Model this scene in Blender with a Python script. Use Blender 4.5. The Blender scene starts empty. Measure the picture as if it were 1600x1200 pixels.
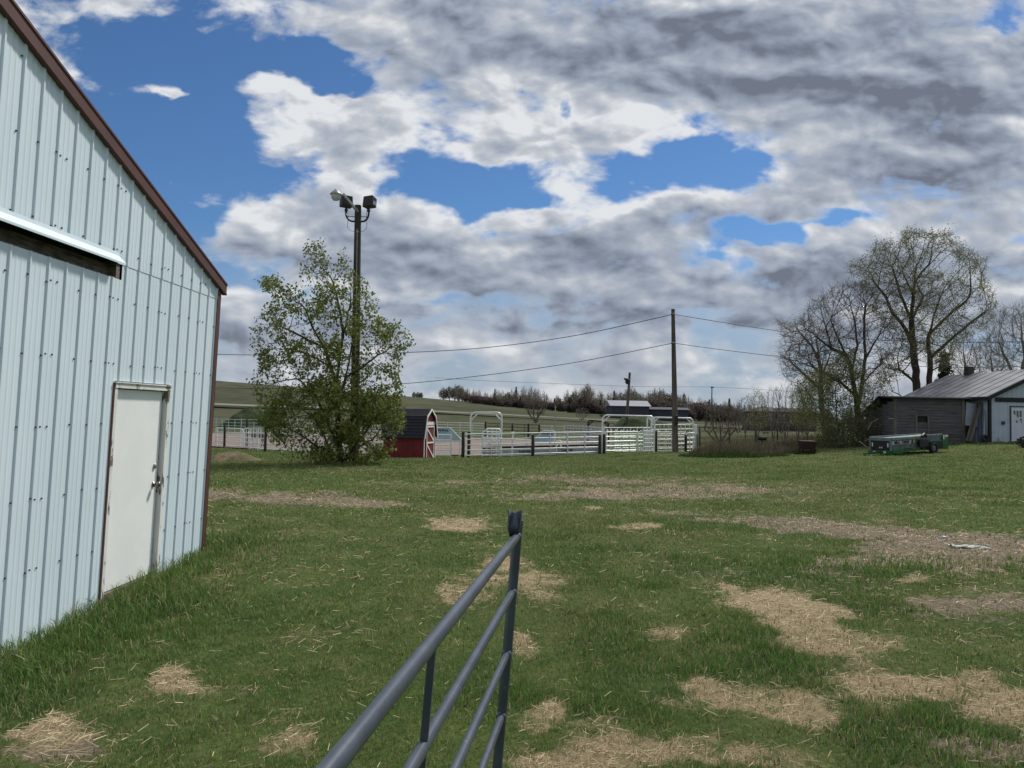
import bpy, math, random
import numpy as np
from mathutils import Vector, Matrix, Euler

GRASS_N, STRAW_N = 900000, 170000
# ------------------------------------------------------------------ camera, world, sun, exposure
SC = bpy.context.scene
F, HC = 1150.0, 1.78                      # focal length in photo pixels, eye height
PITCH, ROLL = math.atan(46/1150), 0.0185
cam_d = bpy.data.cameras.new('camera'); cam = bpy.data.objects.new('camera', cam_d)
SC.collection.objects.link(cam); SC.camera = cam
cam_d.sensor_width = 36; cam_d.lens = 36*F/1600; cam_d.clip_start = .05; cam_d.clip_end = 9000
CM = Matrix.Rotation(math.pi/2+PITCH, 4, 'X') @ Matrix.Rotation(ROLL, 4, 'Z')
cam.matrix_world = Matrix.Translation((0, 0, HC)) @ CM
SC.view_settings.view_transform = 'Standard'; SC.view_settings.look = 'None'
SC.view_settings.gamma = 1; SC.view_settings.exposure = 0.0
SUN_AZ, SUN_EL = 42.0, 52.0               # degrees right of the view axis, above the horizon
sd = bpy.data.lights.new('sun', 'SUN'); sun = bpy.data.objects.new('sun', sd); SC.collection.objects.link(sun)
sd.energy = 4.0; sd.angle = math.radians(5); sd.color = (1, .95, .87)
sdir = Vector((math.sin(math.radians(SUN_AZ))*math.cos(math.radians(SUN_EL)), math.cos(math.radians(SUN_AZ))*math.cos(math.radians(SUN_EL)), math.sin(math.radians(SUN_EL))))
sun.rotation_euler = sdir.to_track_quat('Z', 'Y').to_euler(); sun.location = (0, 0, 60)

class NT:
    """small helper to write node trees"""
    def __init__(s, tree): s.t = tree; s.n = tree.nodes; s.l = tree.links
    def add(s, typ, **kw):
        n = s.n.new(typ)
        for k, v in kw.items(): setattr(n, k, v)
        return n
    def put(s, sock, v):
        if isinstance(v, bpy.types.NodeSocket): s.l.new(v, sock)
        elif v is not None: sock.default_value = v
    def m(s, op, a, b=None, c=None, clamp=False):
        n = s.add('ShaderNodeMath', operation=op); n.use_clamp = clamp
        s.put(n.inputs[0], a)
        if b is not None: s.put(n.inputs[1], b)
        if c is not None: s.put(n.inputs[2], c)
        return n.outputs[0]
    def vec(s, x, y, z):
        n = s.add('ShaderNodeCombineXYZ')
        for i, v in enumerate((x, y, z)): s.put(n.inputs[i], v)
        return n.outputs[0]
    def vm(s, op, a, b):
        n = s.add('ShaderNodeVectorMath', operation=op); s.put(n.inputs[0], a); s.put(n.inputs[1], b); return n.outputs[0]
    def mix(s, f, a, b, mode='MIX'):
        n = s.add('ShaderNodeMix', data_type='RGBA', blend_type=mode); n.clamp_factor = True
        s.put(n.inputs[0], f); s.put(n.inputs[6], a); s.put(n.inputs[7], b); return n.outputs[2]
    def ss(s, v, a, b):
        n = s.add('ShaderNodeMapRange', interpolation_type='SMOOTHSTEP')
        s.put(n.inputs[0], v); n.inputs[1].default_value = a; n.inputs[2].default_value = b; return n.outputs[0]
    def noise(s, v, scale, detail=4, rough=.55, lac=2, dist=0):
        n = s.add('ShaderNodeTexNoise'); s.put(n.inputs['Vector'], v); n.inputs['Scale'].default_value = scale
        n.inputs['Detail'].default_value = detail; n.inputs['Roughness'].default_value = rough
        n.inputs['Lacunarity'].default_value = lac; n.inputs['Distortion'].default_value = dist
        return n.outputs[0]

SKY_BLOBS = [
 (225,190,150,135,-.34), (200,50,110,40,-.22), (690,230,30,16,-.14), (905,230,30,16,-.12), (255,310,90,38,-.20), (320,130,60,60,-.12), (330,345,45,18,-.15),
 (555,125,55,26,-.30), (700,205,26,16,-.16), (790,255,60,14,-.16), (850,165,14,30,-.14), (450,60,70,35,-.20), (735,285,100,42,-.36), (850,318,80,22,-.22), (625,250,40,20,-.12),
 (1080,262,150,30,-.36), (960,300,70,24,-.2), (1215,374,95,18,-.34), (1325,345,40,16,-.2), (650,458,60,13,-.16), (430,95,50,22,-.12),
 (1268,30,22,16,-.22), (760,120,30,20,-.16), (600,300,26,14,-.14), (880,345,30,12,-.14), (520,70,30,14,-.12), (1040,300,40,14,-.14), (860,180,16,30,-.12), (1180,590,80,30,-.12), (450,280,60,16,-.1),
 (255,135,38,12,.36), (275,290,50,18,.34), (420,140,90,40,.14), (700,150,200,60,.10), (560,180,80,50,.15), (855,225,80,50,.24), (780,205,60,24,.12), (620,225,120,36,.14),
 (1000,320,150,38,.22), (1240,405,90,32,.20), (460,340,160,50,.16), (640,400,160,40,.12), (800,370,200,40,.10),
 (1420,200,240,130,.22), (1150,90,380,70,.18), (900,40,350,50,.15), (600,25,140,30,.12), (1000,430,400,40,.12), (1500,420,160,60,.14), (520,500,300,40,.08),
]
SKY_DARK = [
 (1480,250,160,70,.20), (1330,120,160,50,.14), (1000,60,260,40,.16), (830,130,100,40,-.10), (1080,190,90,22,-.12), (1280,60,60,60,-.18), (1250,200,60,30,-.12),
 (640,180,220,60,-.16), (420,160,120,60,-.14), (1000,312,170,24,-.26), (1180,335,60,24,.16), (1060,375,200,18,.14), (1230,400,80,18,-.22), (1180,440,160,24,.12), (700,500,500,34,.14), (1120,520,260,40,.16), (760,350,90,24,-.12), (900,240,80,40,-.14), (1100,215,140,24,-.12), (300,430,60,40,-.14), (850,205,80,40,-.14), (540,310,180,40,-.08),
 (1110,360,120,14,.12), (980,480,300,26,.14), (500,400,90,26,.08), (850,430,160,26,.06), (1300,440,200,30,.12), (380,480,50,14,-.1), (520,560,300,30,.04),
]
def make_sky():
    w = bpy.data.worlds.new('World'); SC.world = w; w.use_nodes = True
    w.node_tree.nodes.clear(); N = NT(w.node_tree)
    tc = N.add('ShaderNodeTexCoord').outputs['Generated']
    nv = N.vm('NORMALIZE', tc, None)
    sx = N.add('ShaderNodeSeparateXYZ'); N.put(sx.inputs[0], nv); x, y, z = sx.outputs
    ay = N.m('MAXIMUM', N.m('ABSOLUTE', y), .12)
    X = N.m('DIVIDE', x, ay); Z = N.m('DIVIDE', N.m('MAXIMUM', z, 0.0), ay)
    sky = N.add('ShaderNodeTexSky', sky_type='NISHITA'); sky.sun_disc = False
    sky.sun_elevation = math.radians(SUN_EL); sky.sun_rotation = math.radians(SUN_AZ)
    sky.air_density = 1.0; sky.dust_density = .25; sky.ozone_density = 2.2
    blue = N.mix(1.0, sky.outputs[0], (.046, .067, .088, 1), 'MULTIPLY')
    # perspective-flattened cloud coordinates
    zz = N.m('ADD', Z, .20)
    P = N.vec(N.m('DIVIDE', X, zz), N.m('DIVIDE', 1.0, zz), 0.0)
    P2 = N.vec(X, N.m('MULTIPLY', Z, 1.7), 3.1)
    # hand-laid coverage: (azimuth px, elevation px, rx, ry, weight)
    blobs = SKY_BLOBS
    wx = N.m('MULTIPLY_ADD', N.noise(P2, 6.0, 4), .20, -.10)
    wz = N.m('MULTIPLY_ADD', N.noise(N.vm('ADD', P2, (7, 3, 1)), 6.0, 4), .14, -.07)
    Xw = N.m('ADD', X, wx); Zw = N.m('ADD', Z, wz)
    def blobsum(lst):
        tot = None
        for cx, cy, rx, ry, wt in lst:
            hor = 646 + (cx-800)*.0185
            u = N.m('MULTIPLY_ADD', Xw, F/rx, -(cx-800)/rx)
            v = N.m('MULTIPLY_ADD', Zw, F/ry, -(hor-cy)/ry)
            d = N.m('ADD', N.m('MULTIPLY', u, u), N.m('MULTIPLY', v, v))
            g = N.m('DIVIDE', wt, N.m('ADD', N.m('MULTIPLY', d, d), 1.0))
            tot = g if tot is None else N.m('ADD', tot, g)
        return tot
    B = blobsum(blobs)
    # large masses, puffs, wisps
    wrp = N.vm('MULTIPLY', N.vm('SUBTRACT', N.add('ShaderNodeTexNoise').outputs[1], (.5, .5, .5)), (.055, .055, 0))
    wn = [n for n in N.n if n.type == 'TEX_NOISE'][-1]; N.put(wn.inputs['Vector'], P2); wn.inputs['Scale'].default_value = 7; wn.inputs['Detail'].default_value = 2
    Pw = N.vm('ADD', P2, wrp)
    mass = N.noise(P, .75, 4, .5)
    puff = N.noise(Pw, 8.0, 3, .5)
    wisp = N.noise(Pw, 17.0, 8, .60)
    D = N.m('ADD', N.m('ADD', N.m('ADD', N.m('MULTIPLY', mass, .55), N.m('MULTIPLY', puff, .80)), N.m('MULTIPLY', wisp, .60)), N.m('ADD', B, -.825))
    a_s = N.ss(D, -.01, .21)
    # relief: the sunward side of each lump is brighter
    l1 = N.noise(N.vm('ADD', Pw, (.018, .040, 0)), 8.0, 3, .5)
    f0 = N.noise(Pw, 24.0, 4, .5); f1 = N.noise(N.vm('ADD', Pw, (.008, .018, 0)), 24.0, 4, .5)
    rel = N.m('ADD', N.m('MULTIPLY', N.m('SUBTRACT', puff, l1), 1.9), N.m('MULTIPLY', N.m('SUBTRACT', f0, f1), .85))
    thick = N.m('ADD', N.m('ADD', N.m('MULTIPLY', mass, .55), N.m('MULTIPLY', puff, .40)), N.m('ADD', N.m('ADD', B, N.m('MULTIPLY', wisp, .10)), -.40))
    dark = N.add('ShaderNodeMapRange'); N.put(dark.inputs[0], N.m('ADD', thick, blobsum(SKY_DARK)))
    dark.inputs[1].default_value = -.06; dark.inputs[2].default_value = .64; dark.clamp = False
    dk = N.m('SUBTRACT', N.m('MINIMUM', dark.outputs[0], .80), rel, clamp=True)
    dk = N.m('MULTIPLY', dk, N.m('MULTIPLY_ADD', N.ss(D, .02, .22), .6, .4))
    rmp = N.add('ShaderNodeValToRGB'); N.put(rmp.inputs[0], dk)
    e = rmp.color_ramp.elements; e[0].position = 0; e[0].color = (.76, .78, .81, 1)
    e[1].position = 1; e[1].color = (.165, .19, .245, 1)
    for p_, c_ in ((.22, (.54, .57, .62, 1)), (.45, (.395, .44, .52, 1)), (.70, (.285, .33, .415, 1))):
        k = rmp.color_ramp.elements.new(p_); k.color = c_
    low = N.ss(Z, .13, .0)
    cc = N.mix(N.m('MULTIPLY', low, .40), rmp.outputs[0], (.47, .49, .53, 1))
    # low veil and creamy light near the horizon
    bl = N.mix(N.m('MULTIPLY', N.ss(Z, .26, .05), .85), blue, (.36, .42, .51, 1))
    c = N.mix(a_s, bl, cc)
    # clouds opposite the sun are lit from the front
    back = N.ss(y, .1, -.7)
    c = N.mix(N.m('MULTIPLY', back, .5), c, (.50, .53, .58, 1))
    # below the horizon
    c = N.mix(N.ss(z, .0, -.03), c, (.10, .11, .08, 1))
    bg = N.add('ShaderNodeBackground'); N.put(bg.inputs[0], c); bg.inputs[1].default_value = 1.0
    out = N.add('ShaderNodeOutputWorld'); N.l.new(bg.outputs[0], out.inputs[0])
    w.cycles.sampling_method = 'MANUAL'; w.cycles.sample_map_resolution = 512

make_sky()

# ------------------------------------------------------------------ helpers: picture point -> place in the world
M3 = np.array(CM.to_3x3())
def P(px, py, d):
    """the world point seen at photo pixel (px,py) at distance d along the view axis' ground direction"""
    v = M3 @ np.array([(px-800)/F, (600-py)/F, -1.0]); k = d/v[1]
    return Vector((v[0]*k, d, HC+v[2]*k))
def proj(x, y, z):
    v = np.stack([x, y, z-HC], -1) @ M3
    return 800+F*v[..., 0]/(-v[..., 2]), 600-F*v[..., 1]/(-v[..., 2])

# ground heights, read from where things stand
CTRL = [(325,862,9.4),(553,722,27),(640,716,36),(723,716,45),(833,713,46),(960,709,49),(1090,707,53),(345,700,56),(20,1034,5.8),(150,965,6.9),(60,1110,4.9),(417,706,48),(370,720,32),
 (700,675,90),(345,674,92),(880,684,86),(1000,676,95),(500,674,90),
 (640,645,150),(480,640,150),(345,636,150),(800,652.5,150),(900,658,150),(1000,663.5,150),(1110,669,150),(1200,672,150),
 (345,597,310),(400,601,310),(480,607,310),(560,615,310),(620,620.5,300),(690,625,270),(740,629,240),(790,637,230),(850,641,230),(900,646,230),(960,651,220),(1040,656,220),(1120,660,220),(1220,663,220),
 (1052,707,46),(1150,719,40),(1240,697,56),(1230,676,100),(1345,713,40),(1480,707,41),(1385,692,55),(1510,691,50),(1546,691,46),(1600,692,45),(1450,678,80),(1590,676,80),(1590,668,150),(1420,667,180),
 (1110,690,70),(930,700,60),(700,702,60),(500,700,60)]
cp = []
for a, b, d in CTRL: cp.append(tuple(P(a, b, d)))
for ang in (-1.2, -.75, -.4, 0, .4, .75, 1.2):
    for r, z in ((1.5, 0), (3.5, 0), (6, -.01), (9, -.03), (13, -.06)):
        if ang < -.3 and r > 3.6: continue
        cp.append((r*math.sin(ang), r*math.cos(ang), z+(.05*ang if r > 8 else 0)))
cp += [(-3, 19, -.08), (4, 20, -.22), (12, 20, -.05), (-30, 40, -.3), (-60, 70, .5), (70, 60, .8), (0, 520, 1), (-250, 520, 8), (250, 520, 2), (0, 1500, -3), (-900, 1500, -3), (900, 1500, -3), (-300, 200, 9), (300, 200, 2), (-90, 30, .3), (90, 30, .4)]
cp = np.array(cp)
def feat(x, y):
    r = np.sqrt(x*x+y*y); th = np.arctan2(x, y)
    return np.stack([th*1.3, np.log(np.maximum(r, 1.2))], -1)
def tk(d2): return .5*d2*np.log(d2+1e-9)
_f = feat(cp[:, 0], cp[:, 1]); NCP = len(cp)
_K = tk(((_f[:, None]-_f[None])**2).sum(-1))+np.eye(NCP)*1e-4
_Pm = np.c_[np.ones(NCP), _f]
_A = np.zeros((NCP+3, NCP+3)); _A[:NCP, :NCP] = _K; _A[:NCP, NCP:] = _Pm; _A[NCP:, :NCP] = _Pm.T
# heights are interpolated as slope angle (z - eye)/r, which is what the eye reads
_rr = np.hypot(cp[:, 0], cp[:, 1])
_w = np.linalg.solve(_A, np.r_[(cp[:, 2]-HC)/np.maximum(_rr, 1.2)*_rr**.5, 0, 0, 0])
def H(x, y):
    x = np.atleast_1d(np.asarray(x, float)); y = np.atleast_1d(np.asarray(y, float)); sh = x.shape
    x = x.ravel(); y = y.ravel(); out = np.empty(len(x))
    for i in range(0, len(x), 40000):
        xs, ys = x[i:i+40000], y[i:i+40000]
        th = np.arctan2(xs, ys); r = np.maximum(np.hypot(xs, ys), 1.2); tc = np.clip(th, -.95, .95)
        f = np.stack([tc*1.3, np.log(r)], -1)
        v = tk(((f[:, None]-_f[None])**2).sum(-1)) @ _w[:NCP] + _w[NCP] + f @ _w[NCP+1:]
        z = v*r**.5+HC
        fade = np.clip((np.abs(th)-.95)/.5, 0, 1); z = z*(1-fade)
        k = np.clip((r-1.5)/3, 0, 1); z = z*k
        far = np.clip((r-500)/600, 0, 1); z = z*(1-far)+(-2)*far
        out[i:i+40000] = z
    return out.reshape(sh)
def h(x, y): return float(H(x, y)[0])
def G(px, d):
    """ground point in direction px at distance d"""
    p = P(px, 650, d); return Vector((p.x, p.y, h(p.x, p.y)))

# value noise
def vnoise(x, y, seed=0):
    xi = np.floor(x).astype(np.int64); yi = np.floor(y).astype(np.int64); fx = x-xi; fy = y-yi
    fx = fx*fx*(3-2*fx); fy = fy*fy*(3-2*fy)
    def hs(a, b):
        v = (a*374761393+b*668265263+seed*1442695041) & 0xffffffff
        v = ((v ^ (v >> 13))*1274126177) & 0xffffffff
        return ((v ^ (v >> 16)) & 0xffff)/65535.0
    return (hs(xi, yi)*(1-fx)+hs(xi+1, yi)*fx)*(1-fy)+(hs(xi, yi+1)*(1-fx)+hs(xi+1, yi+1)*fx)*fy
def fbm2(x, y, o=4, seed=0):
    t = 0; a = .5; s = 0
    for i in range(o): t = t+a*vnoise(x*2**i+i*17.3, y*2**i-i*9.1, seed+i); s += a; a *= .5
    return t/s

# ------------------------------------------------------------------ scene-tree helpers
COL = SC.collection
def tag(o, label=None, cat=None, group=None, kind=None):
    if label: o['label'] = label
    if cat: o['category'] = cat
    if group: o['group'] = group
    if kind: o['kind'] = kind
    return o
def thing(name, loc, label, cat, group=None):
    o = bpy.data.objects.new(name, None); COL.objects.link(o); o.location = loc; o.empty_display_size = .3
    return tag(o, label, cat, group)
def origin_of(o):
    v = Vector((0, 0, 0))
    while o is not None: v += o.location; o = o.parent
    return v
class MB:
    """collects faces; build() links them as ONE mesh object"""
    def __init__(s): s.v = []; s.f = []; s.mi = []; s.sm = []
    def add(s, vs, fs, mi=0, smooth=False):
        b = len(s.v); s.v += [tuple(v) for v in vs]; s.f += [tuple(b+i for i in f) for f in fs]
        s.mi += [mi]*len(fs); s.sm += [smooth]*len(fs); return s
    def hexa(s, p, mi=0):
        return s.add(p, [(0, 3, 2, 1), (4, 5, 6, 7), (0, 1, 5, 4), (1, 2, 6, 5), (2, 3, 7, 6), (3, 0, 4, 7)], mi)
    def box(s, x0, x1, y0, y1, z0, z1, mi=0, T=None):
        p = [(x0, y0, z0), (x1, y0, z0), (x1, y1, z0), (x0, y1, z0), (x0, y0, z1), (x1, y0, z1), (x1, y1, z1), (x0, y1, z1)]
        if T: p = [T(*q) for q in p]
        return s.hexa(p, mi)
    def beam(s, a, b, w, t, mi=0, up=(0, 0, 1)):
        """rectangular bar from a to b, w across, t along 'up'"""
        a = Vector(a); b = Vector(b); d = (b-a).normalized(); u = Vector(up)
        if abs(d.dot(u)) > .95: u = Vector((0, 1, 0))
        sd_ = d.cross(u).normalized(); u = sd_.cross(d)
        p = []
        for c in (a, b):
            for i, j in ((-1, -1), (1, -1), (1, 1), (-1, 1)): p.append(c+sd_*(i*w/2)+u*(j*t/2))
        return s.hexa(p, mi)
    def tube(s, pts, r, n=8, mi=0, cap=True, flat=1.0):
        pts = [Vector(p) for p in pts]; R = r if isinstance(r, (list, tuple)) else [r]*len(pts)
        vs = []; fs = []; pu = None
        for i, p in enumerate(pts):
            d = (pts[min(i+1, len(pts)-1)]-pts[max(i-1, 0)]).normalized()
            u = pu if pu is not None else (Vector((0, 0, 1)) if abs(d.z) < .9 else Vector((1, 0, 0)))
            sd_ = d.cross(u)
            if sd_.length < 1e-4: sd_ = d.cross(Vector((0, 1, 0)))
            sd_.normalize(); u = sd_.cross(d).normalized(); pu = u
            for k in range(n):
                a = 2*math.pi*k/n; vs.append(p+sd_*(math.cos(a)*R[i]*flat)+u*(math.sin(a)*R[i]))
        for i in range(len(pts)-1):
            for k in range(n):
                a, b = i*n+k, i*n+(k+1) % n; fs.append((a, b, b+n, a+n))
        s.add(vs, fs, mi, True)
        if cap:
            s.add(vs[:n], [tuple(reversed(range(n)))], mi); s.add(vs[-n:], [tuple(range(n))], mi)
        return s
    def cyl(s, a, b, r, n=12, mi=0): return s.tube([a, b], r, n, mi)
    def prism(s, poly, d, mi=0):
        """extrude a planar polygon (list of 3d points) by vector d"""
        n = len(poly); d = Vector(d); a = [Vector(p) for p in poly]; b = [p+d for p in a]
        return s.add(a+b, [tuple(reversed(range(n))), tuple(range(n, 2*n))]+[(i, (i+1) % n, (i+1) % n+n, i+n) for i in range(n)], mi)
    def build(s, name, mats, parent=None, at=None, bevel=0):
        me = bpy.data.meshes.new(name)
        o = bpy.data.objects.new(name, me); COL.objects.link(o)
        if parent is not None: o.parent = parent; org = origin_of(parent)
        else: org = Vector(at) if at is not None else Vector((0, 0, 0)); o.location = org
        me.from_pydata([(a-org.x, b-org.y, c-org.z) for a, b, c in s.v], [], s.f)
        for m in (mats if isinstance(mats, (list, tuple)) else [mats]): me.materials.append(m)
        me.polygons.foreach_set('material_index', s.mi); me.polygons.foreach_set('use_smooth', s.sm)
        me.update()
        if bevel:
            b = o.modifiers.new('bevel', 'BEVEL'); b.width = bevel; b.segments = 2; b.limit_method = 'ANGLE'; b.angle_limit = math.radians(50)
        return o
def np_mesh(name, verts, nper, idx_tpl, mats, parent=None, at=None, tint=None, smooth=False):
    """many identical little polygons groups: verts (N*nper,3), idx_tpl list of faces (tuples) inside a group"""
    N_ = len(verts)//nper; me = bpy.data.meshes.new(name)
    org = origin_of(parent) if parent is not None else Vector(at or (0, 0, 0))
    vv = (np.asarray(verts)-np.array(org)).astype(np.float32)
    me.vertices.add(len(vv)); me.vertices.foreach_set('co', vv.ravel())
    loops = []; starts = []; tots = []; base = np.arange(N_)[:, None]*nper
    tl = sum(len(f) for f in idx_tpl)
    flat = np.array([i for f in idx_tpl for i in f]); li = (base+flat[None]).ravel()
    st = np.cumsum([0]+[len(f) for f in idx_tpl])[:-1]; ls = (np.arange(N_)[:, None]*tl+st[None]).ravel()
    lt = np.tile([len(f) for f in idx_tpl], N_)
    me.loops.add(len(li)); me.loops.foreach_set('vertex_index', li.astype(np.int32))
    me.polygons.add(len(ls)); me.polygons.foreach_set('loop_start', ls.astype(np.int32))
    try: me.polygons.foreach_set('loop_total', lt.astype(np.int32))
    except Exception: pass
    if smooth: me.polygons.foreach_set('use_smooth', np.ones(len(ls), bool))
    me.update(calc_edges=True)
    if tint is not None:
        at_ = me.color_attributes.new('tint', 'FLOAT_COLOR', 'POINT')
        c = np.ones((len(vv), 4), np.float32); c[:, :3] = np.repeat(tint, nper, 0); at_.data.foreach_set('color', c.ravel())
    for m in (mats if isinstance(mats, (list, tuple)) else [mats]): me.materials.append(m)
    o = bpy.data.objects.new(name, me); COL.objects.link(o)
    if parent is not None: o.parent = parent
    else: o.location = org
    return o
def copy_tree(o, parent=None):
    c = o.copy(); COL.objects.link(c); c.parent = parent
    for ch in list(o.children): copy_tree(ch, c)
    return c

# ------------------------------------------------------------------ materials
def mat(name, c1, c2=None, scale=3.0, rough=.6, metal=0, bump=0.0, bscale=None, stretch=(1, 1, 1), detail=6, contrast=(.35, .65), spec=.4, wear=None, trans=0):
    m = bpy.data.materials.new(name); m.use_nodes = True; t = m.node_tree; N = NT(t)
    b = t.nodes['Principled BSDF']
    b.inputs['Roughness'].default_value = rough; b.inputs['Metallic'].default_value = metal
    b.inputs['Specular IOR Level'].default_value = spec
    tc = N.add('ShaderNodeTexCoord').outputs['Object']
    mp = N.add('ShaderNodeMapping'); N.put(mp.inputs[0], tc); mp.inputs['Scale'].default_value = stretch
    c2 = c2 or tuple(x*.8 for x in c1)
    n = N.ss(N.noise(mp.outputs[0], scale, detail, .6), *contrast)
    col = N.mix(n, (*c1, 1), (*c2, 1))
    if wear:
        wc, ws, wa, wb = wear
        col = N.mix(N.ss(N.noise(N.vm('ADD', mp.outputs[0], (5, 2, 9)), ws, 8, .65), wa, wb), col, (*wc, 1))
    N.put(b.inputs['Base Color'], col)
    if bump:
        bp = N.add('ShaderNodeBump'); bp.inputs['Strength'].default_value = 1; bp.inputs['Distance'].default_value = bump
        N.put(bp.inputs['Height'], N.noise(mp.outputs[0], bscale or scale*3, 6, .6)); N.l.new(bp.outputs[0], b.inputs['Normal'])
    return m
def leafmat(name, trans=.35, rough=.6):
    m = bpy.data.materials.new(name); m.use_nodes = True; t = m.node_tree; N = NT(t); t.nodes.clear()
    a = N.add('ShaderNodeAttribute'); a.attribute_name = 'tint'
    d = N.add('ShaderNodeBsdfPrincipled'); N.put(d.inputs['Base Color'], a.outputs['Color']); d.inputs['Roughness'].default_value = rough
    d.inputs['Specular IOR Level'].default_value = .25
    tr = N.add('ShaderNodeBsdfTranslucent'); N.put(tr.inputs[0], a.outputs['Color'])
    mx = N.add('ShaderNodeMixShader'); mx.inputs[0].default_value = trans
    N.l.new(d.outputs[0], mx.inputs[1]); N.l.new(tr.outputs[0], mx.inputs[2])
    o = N.add('ShaderNodeOutputMaterial'); N.l.new(mx.outputs[0], o.inputs[0]); return m
M = dict(
 siding=mat('siding_blue_white', (.66, .77, .82), (.62, .73, .785), 1.2, .42, 0, .004, 1.6, (1, 1, .5), spec=.5, wear=((.42, .50, .52), 2.2, .62, .85)),
 screw=mat('screw_dark', (.05, .05, .05)),
 brown=mat('trim_brown', (.105, .042, .032), (.085, .034, .027), 4, .5, 0, .0006, 60),
 dark=mat('gap_shade', (.015, .013, .012)),  # near-black, shade of the hollows put into the colour
 oldwood=mat('old_timber', (.20, .17, .14), (.07, .055, .045), 6, .85, 0, .004, 14, (1, 1, 6)),
 door=mat('door_white', (.84, .87, .85), (.79, .82, .80), 2.0, .5, 0, .0006, 30, wear=((.40, .38, .34), 5, .72, .78)),
 frame=mat('peeling_frame', (.74, .75, .72), (.64, .65, .61), 5, .7, 0, .002, 30, (1, 1, .35), wear=((.17, .13, .10), 9, .56, .60)),
 steel=mat('dark_steel_paint', (.085, .102, .125), (.062, .075, .094), 8, .36, .35, .0003, 120, spec=.6, wear=((.16, .16, .15), 26, .64, .70)),
 knob=mat('knob', (.25, .23, .2), rough=.3, metal=.9),
 bark=mat('bark', (.085, .065, .05), (.035, .027, .022), 9, .9, 0, .01, 20, (1, 1, .25)),
 twig=mat('twig', (.16, .13, .10), (.09, .072, .058), 4, .85),
 greytwig=mat('grey_twig', (.23, .20, .16), (.14, .12, .10), 4, .85),
 pole=mat('pole_wood', (.155, .13, .105), (.07, .057, .047), 7, .9, 0, .006, 14, (1, 1, .06)),
 poledark=mat('pole_creosote', (.075, .063, .05), (.035, .03, .025), 7, .9, 0, .006, 14, (1, 1, .06)),
 black=mat('black_metal', (.018, .018, .019), (.028, .027, .026), 8, .5, .2),
 glass=mat('lens_glass', (.55, .56, .53), (.45, .46, .44), 6, .2),
 grey=mat('galvanised', (.36, .37, .37), (.26, .27, .27), 8, .45, .5),
 redwood=mat('red_paint', (.21, .016, .02), (.14, .012, .016), 5, .6, 0, .003, 30, (1, 1, .3), wear=((.05, .012, .012), 6, .62, .8)),
 whitetrim=mat('white_trim', (.78, .76, .72), (.66, .64, .60), 6, .55),
 shingle=mat('dark_shingle', (.022, .024, .032), (.04, .042, .05), 14, .9, 0, .01, 24, (1, 1, 1)),
 pipe=mat('white_pipe', (.80, .82, .80), (.68, .70, .68), 5, .4, .2, wear=((.30, .22, .17), 6, .66, .74)),
 pipegreen=mat('green_white_pipe', (.50, .62, .55), (.40, .50, .44), 5, .4, .2),
 piperust=mat('rusty_pipe', (.075, .055, .045), (.04, .03, .026), 6, .7),
 post=mat('black_post', (.018, .015, .014), (.035, .028, .024), 9, .85),
 lilac=mat('pale_lilac_pipe', (.52, .53, .62), (.42, .43, .52), 5, .45, .2),
 sheetblue=mat('pale_blue_sheet', (.42, .53, .62), (.36, .46, .55), 3, .45),
 sheetgrey=mat('pale_grey_sheet', (.36, .40, .44), (.30, .34, .38), 3, .5),
 redsteel=mat('red_paint_steel', (.35, .03, .03), (.25, .03, .03), 5, .5),
 barnboard=mat('weathered_board', (.145, .138, .142), (.058, .054, .057), 5, .9, 0, .004, 16, (.25, .25, 7)),
 tin=mat('tin_roof', (.30, .31, .33), (.22, .225, .24), 1.6, .45, .3, 0, None, (1, .2, 1)),
 whitewall=mat('white_siding', (.46, .52, .60), (.40, .46, .54), 2, .55, 0, 0),
 blacktrim=mat('black_trim', (.014, .012, .014)),
 green=mat('machine_green', (.02, .13, .035), (.012, .07, .02), 5, .4),
 machgrey=mat('machine_grey', (.20, .25, .26), (.12, .15, .16), 5, .5, .1, wear=((.05, .04, .03), 5, .6, .75)),
 tyre=mat('tyre', (.02, .02, .02), (.03, .03, .03), 8, .9),
 rust=mat('rust', (.055, .024, .016), (.016, .010, .009), 9, .9, 0, .006, 20),
 brick=mat('brown_house', (.075, .062, .055), (.05, .04, .036), 4, .85),
 roofgrey=mat('grey_roof', (.04, .035, .036), (.03, .027, .028), 4, .9),
 palewall=mat('pale_wall', (.55, .55, .55)), slate=mat('slate_wall', (.055, .06, .08), (.04, .044, .06), 4, .8),
 paleroof=mat('pale_roof', (.26, .275, .31), (.19, .205, .23), 3, .5), pane=mat('pane', (.02, .025, .03), (.04, .045, .05), 3, .08, spec=.8),
 wire=mat('wire', (.02, .02, .022)), plank=mat('old_plank', (.19, .165, .14), (.09, .075, .065), 6, .85, 0, .003, 20, (1, 1, .2)),
 text=mat('sign_black', (.02, .02, .03)), yellow=mat('yellow_sticker', (.6, .45, .05)), sticker=mat('white_sticker', (.7, .7, .68)),
 leaf=leafmat('foliage', .38), grassb=leafmat('grass_blades', .35, .55), strawb=leafmat('straw_stalks', .15, .7),
 spruce=leafmat('spruce_needles', .1, .8),
)

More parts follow.
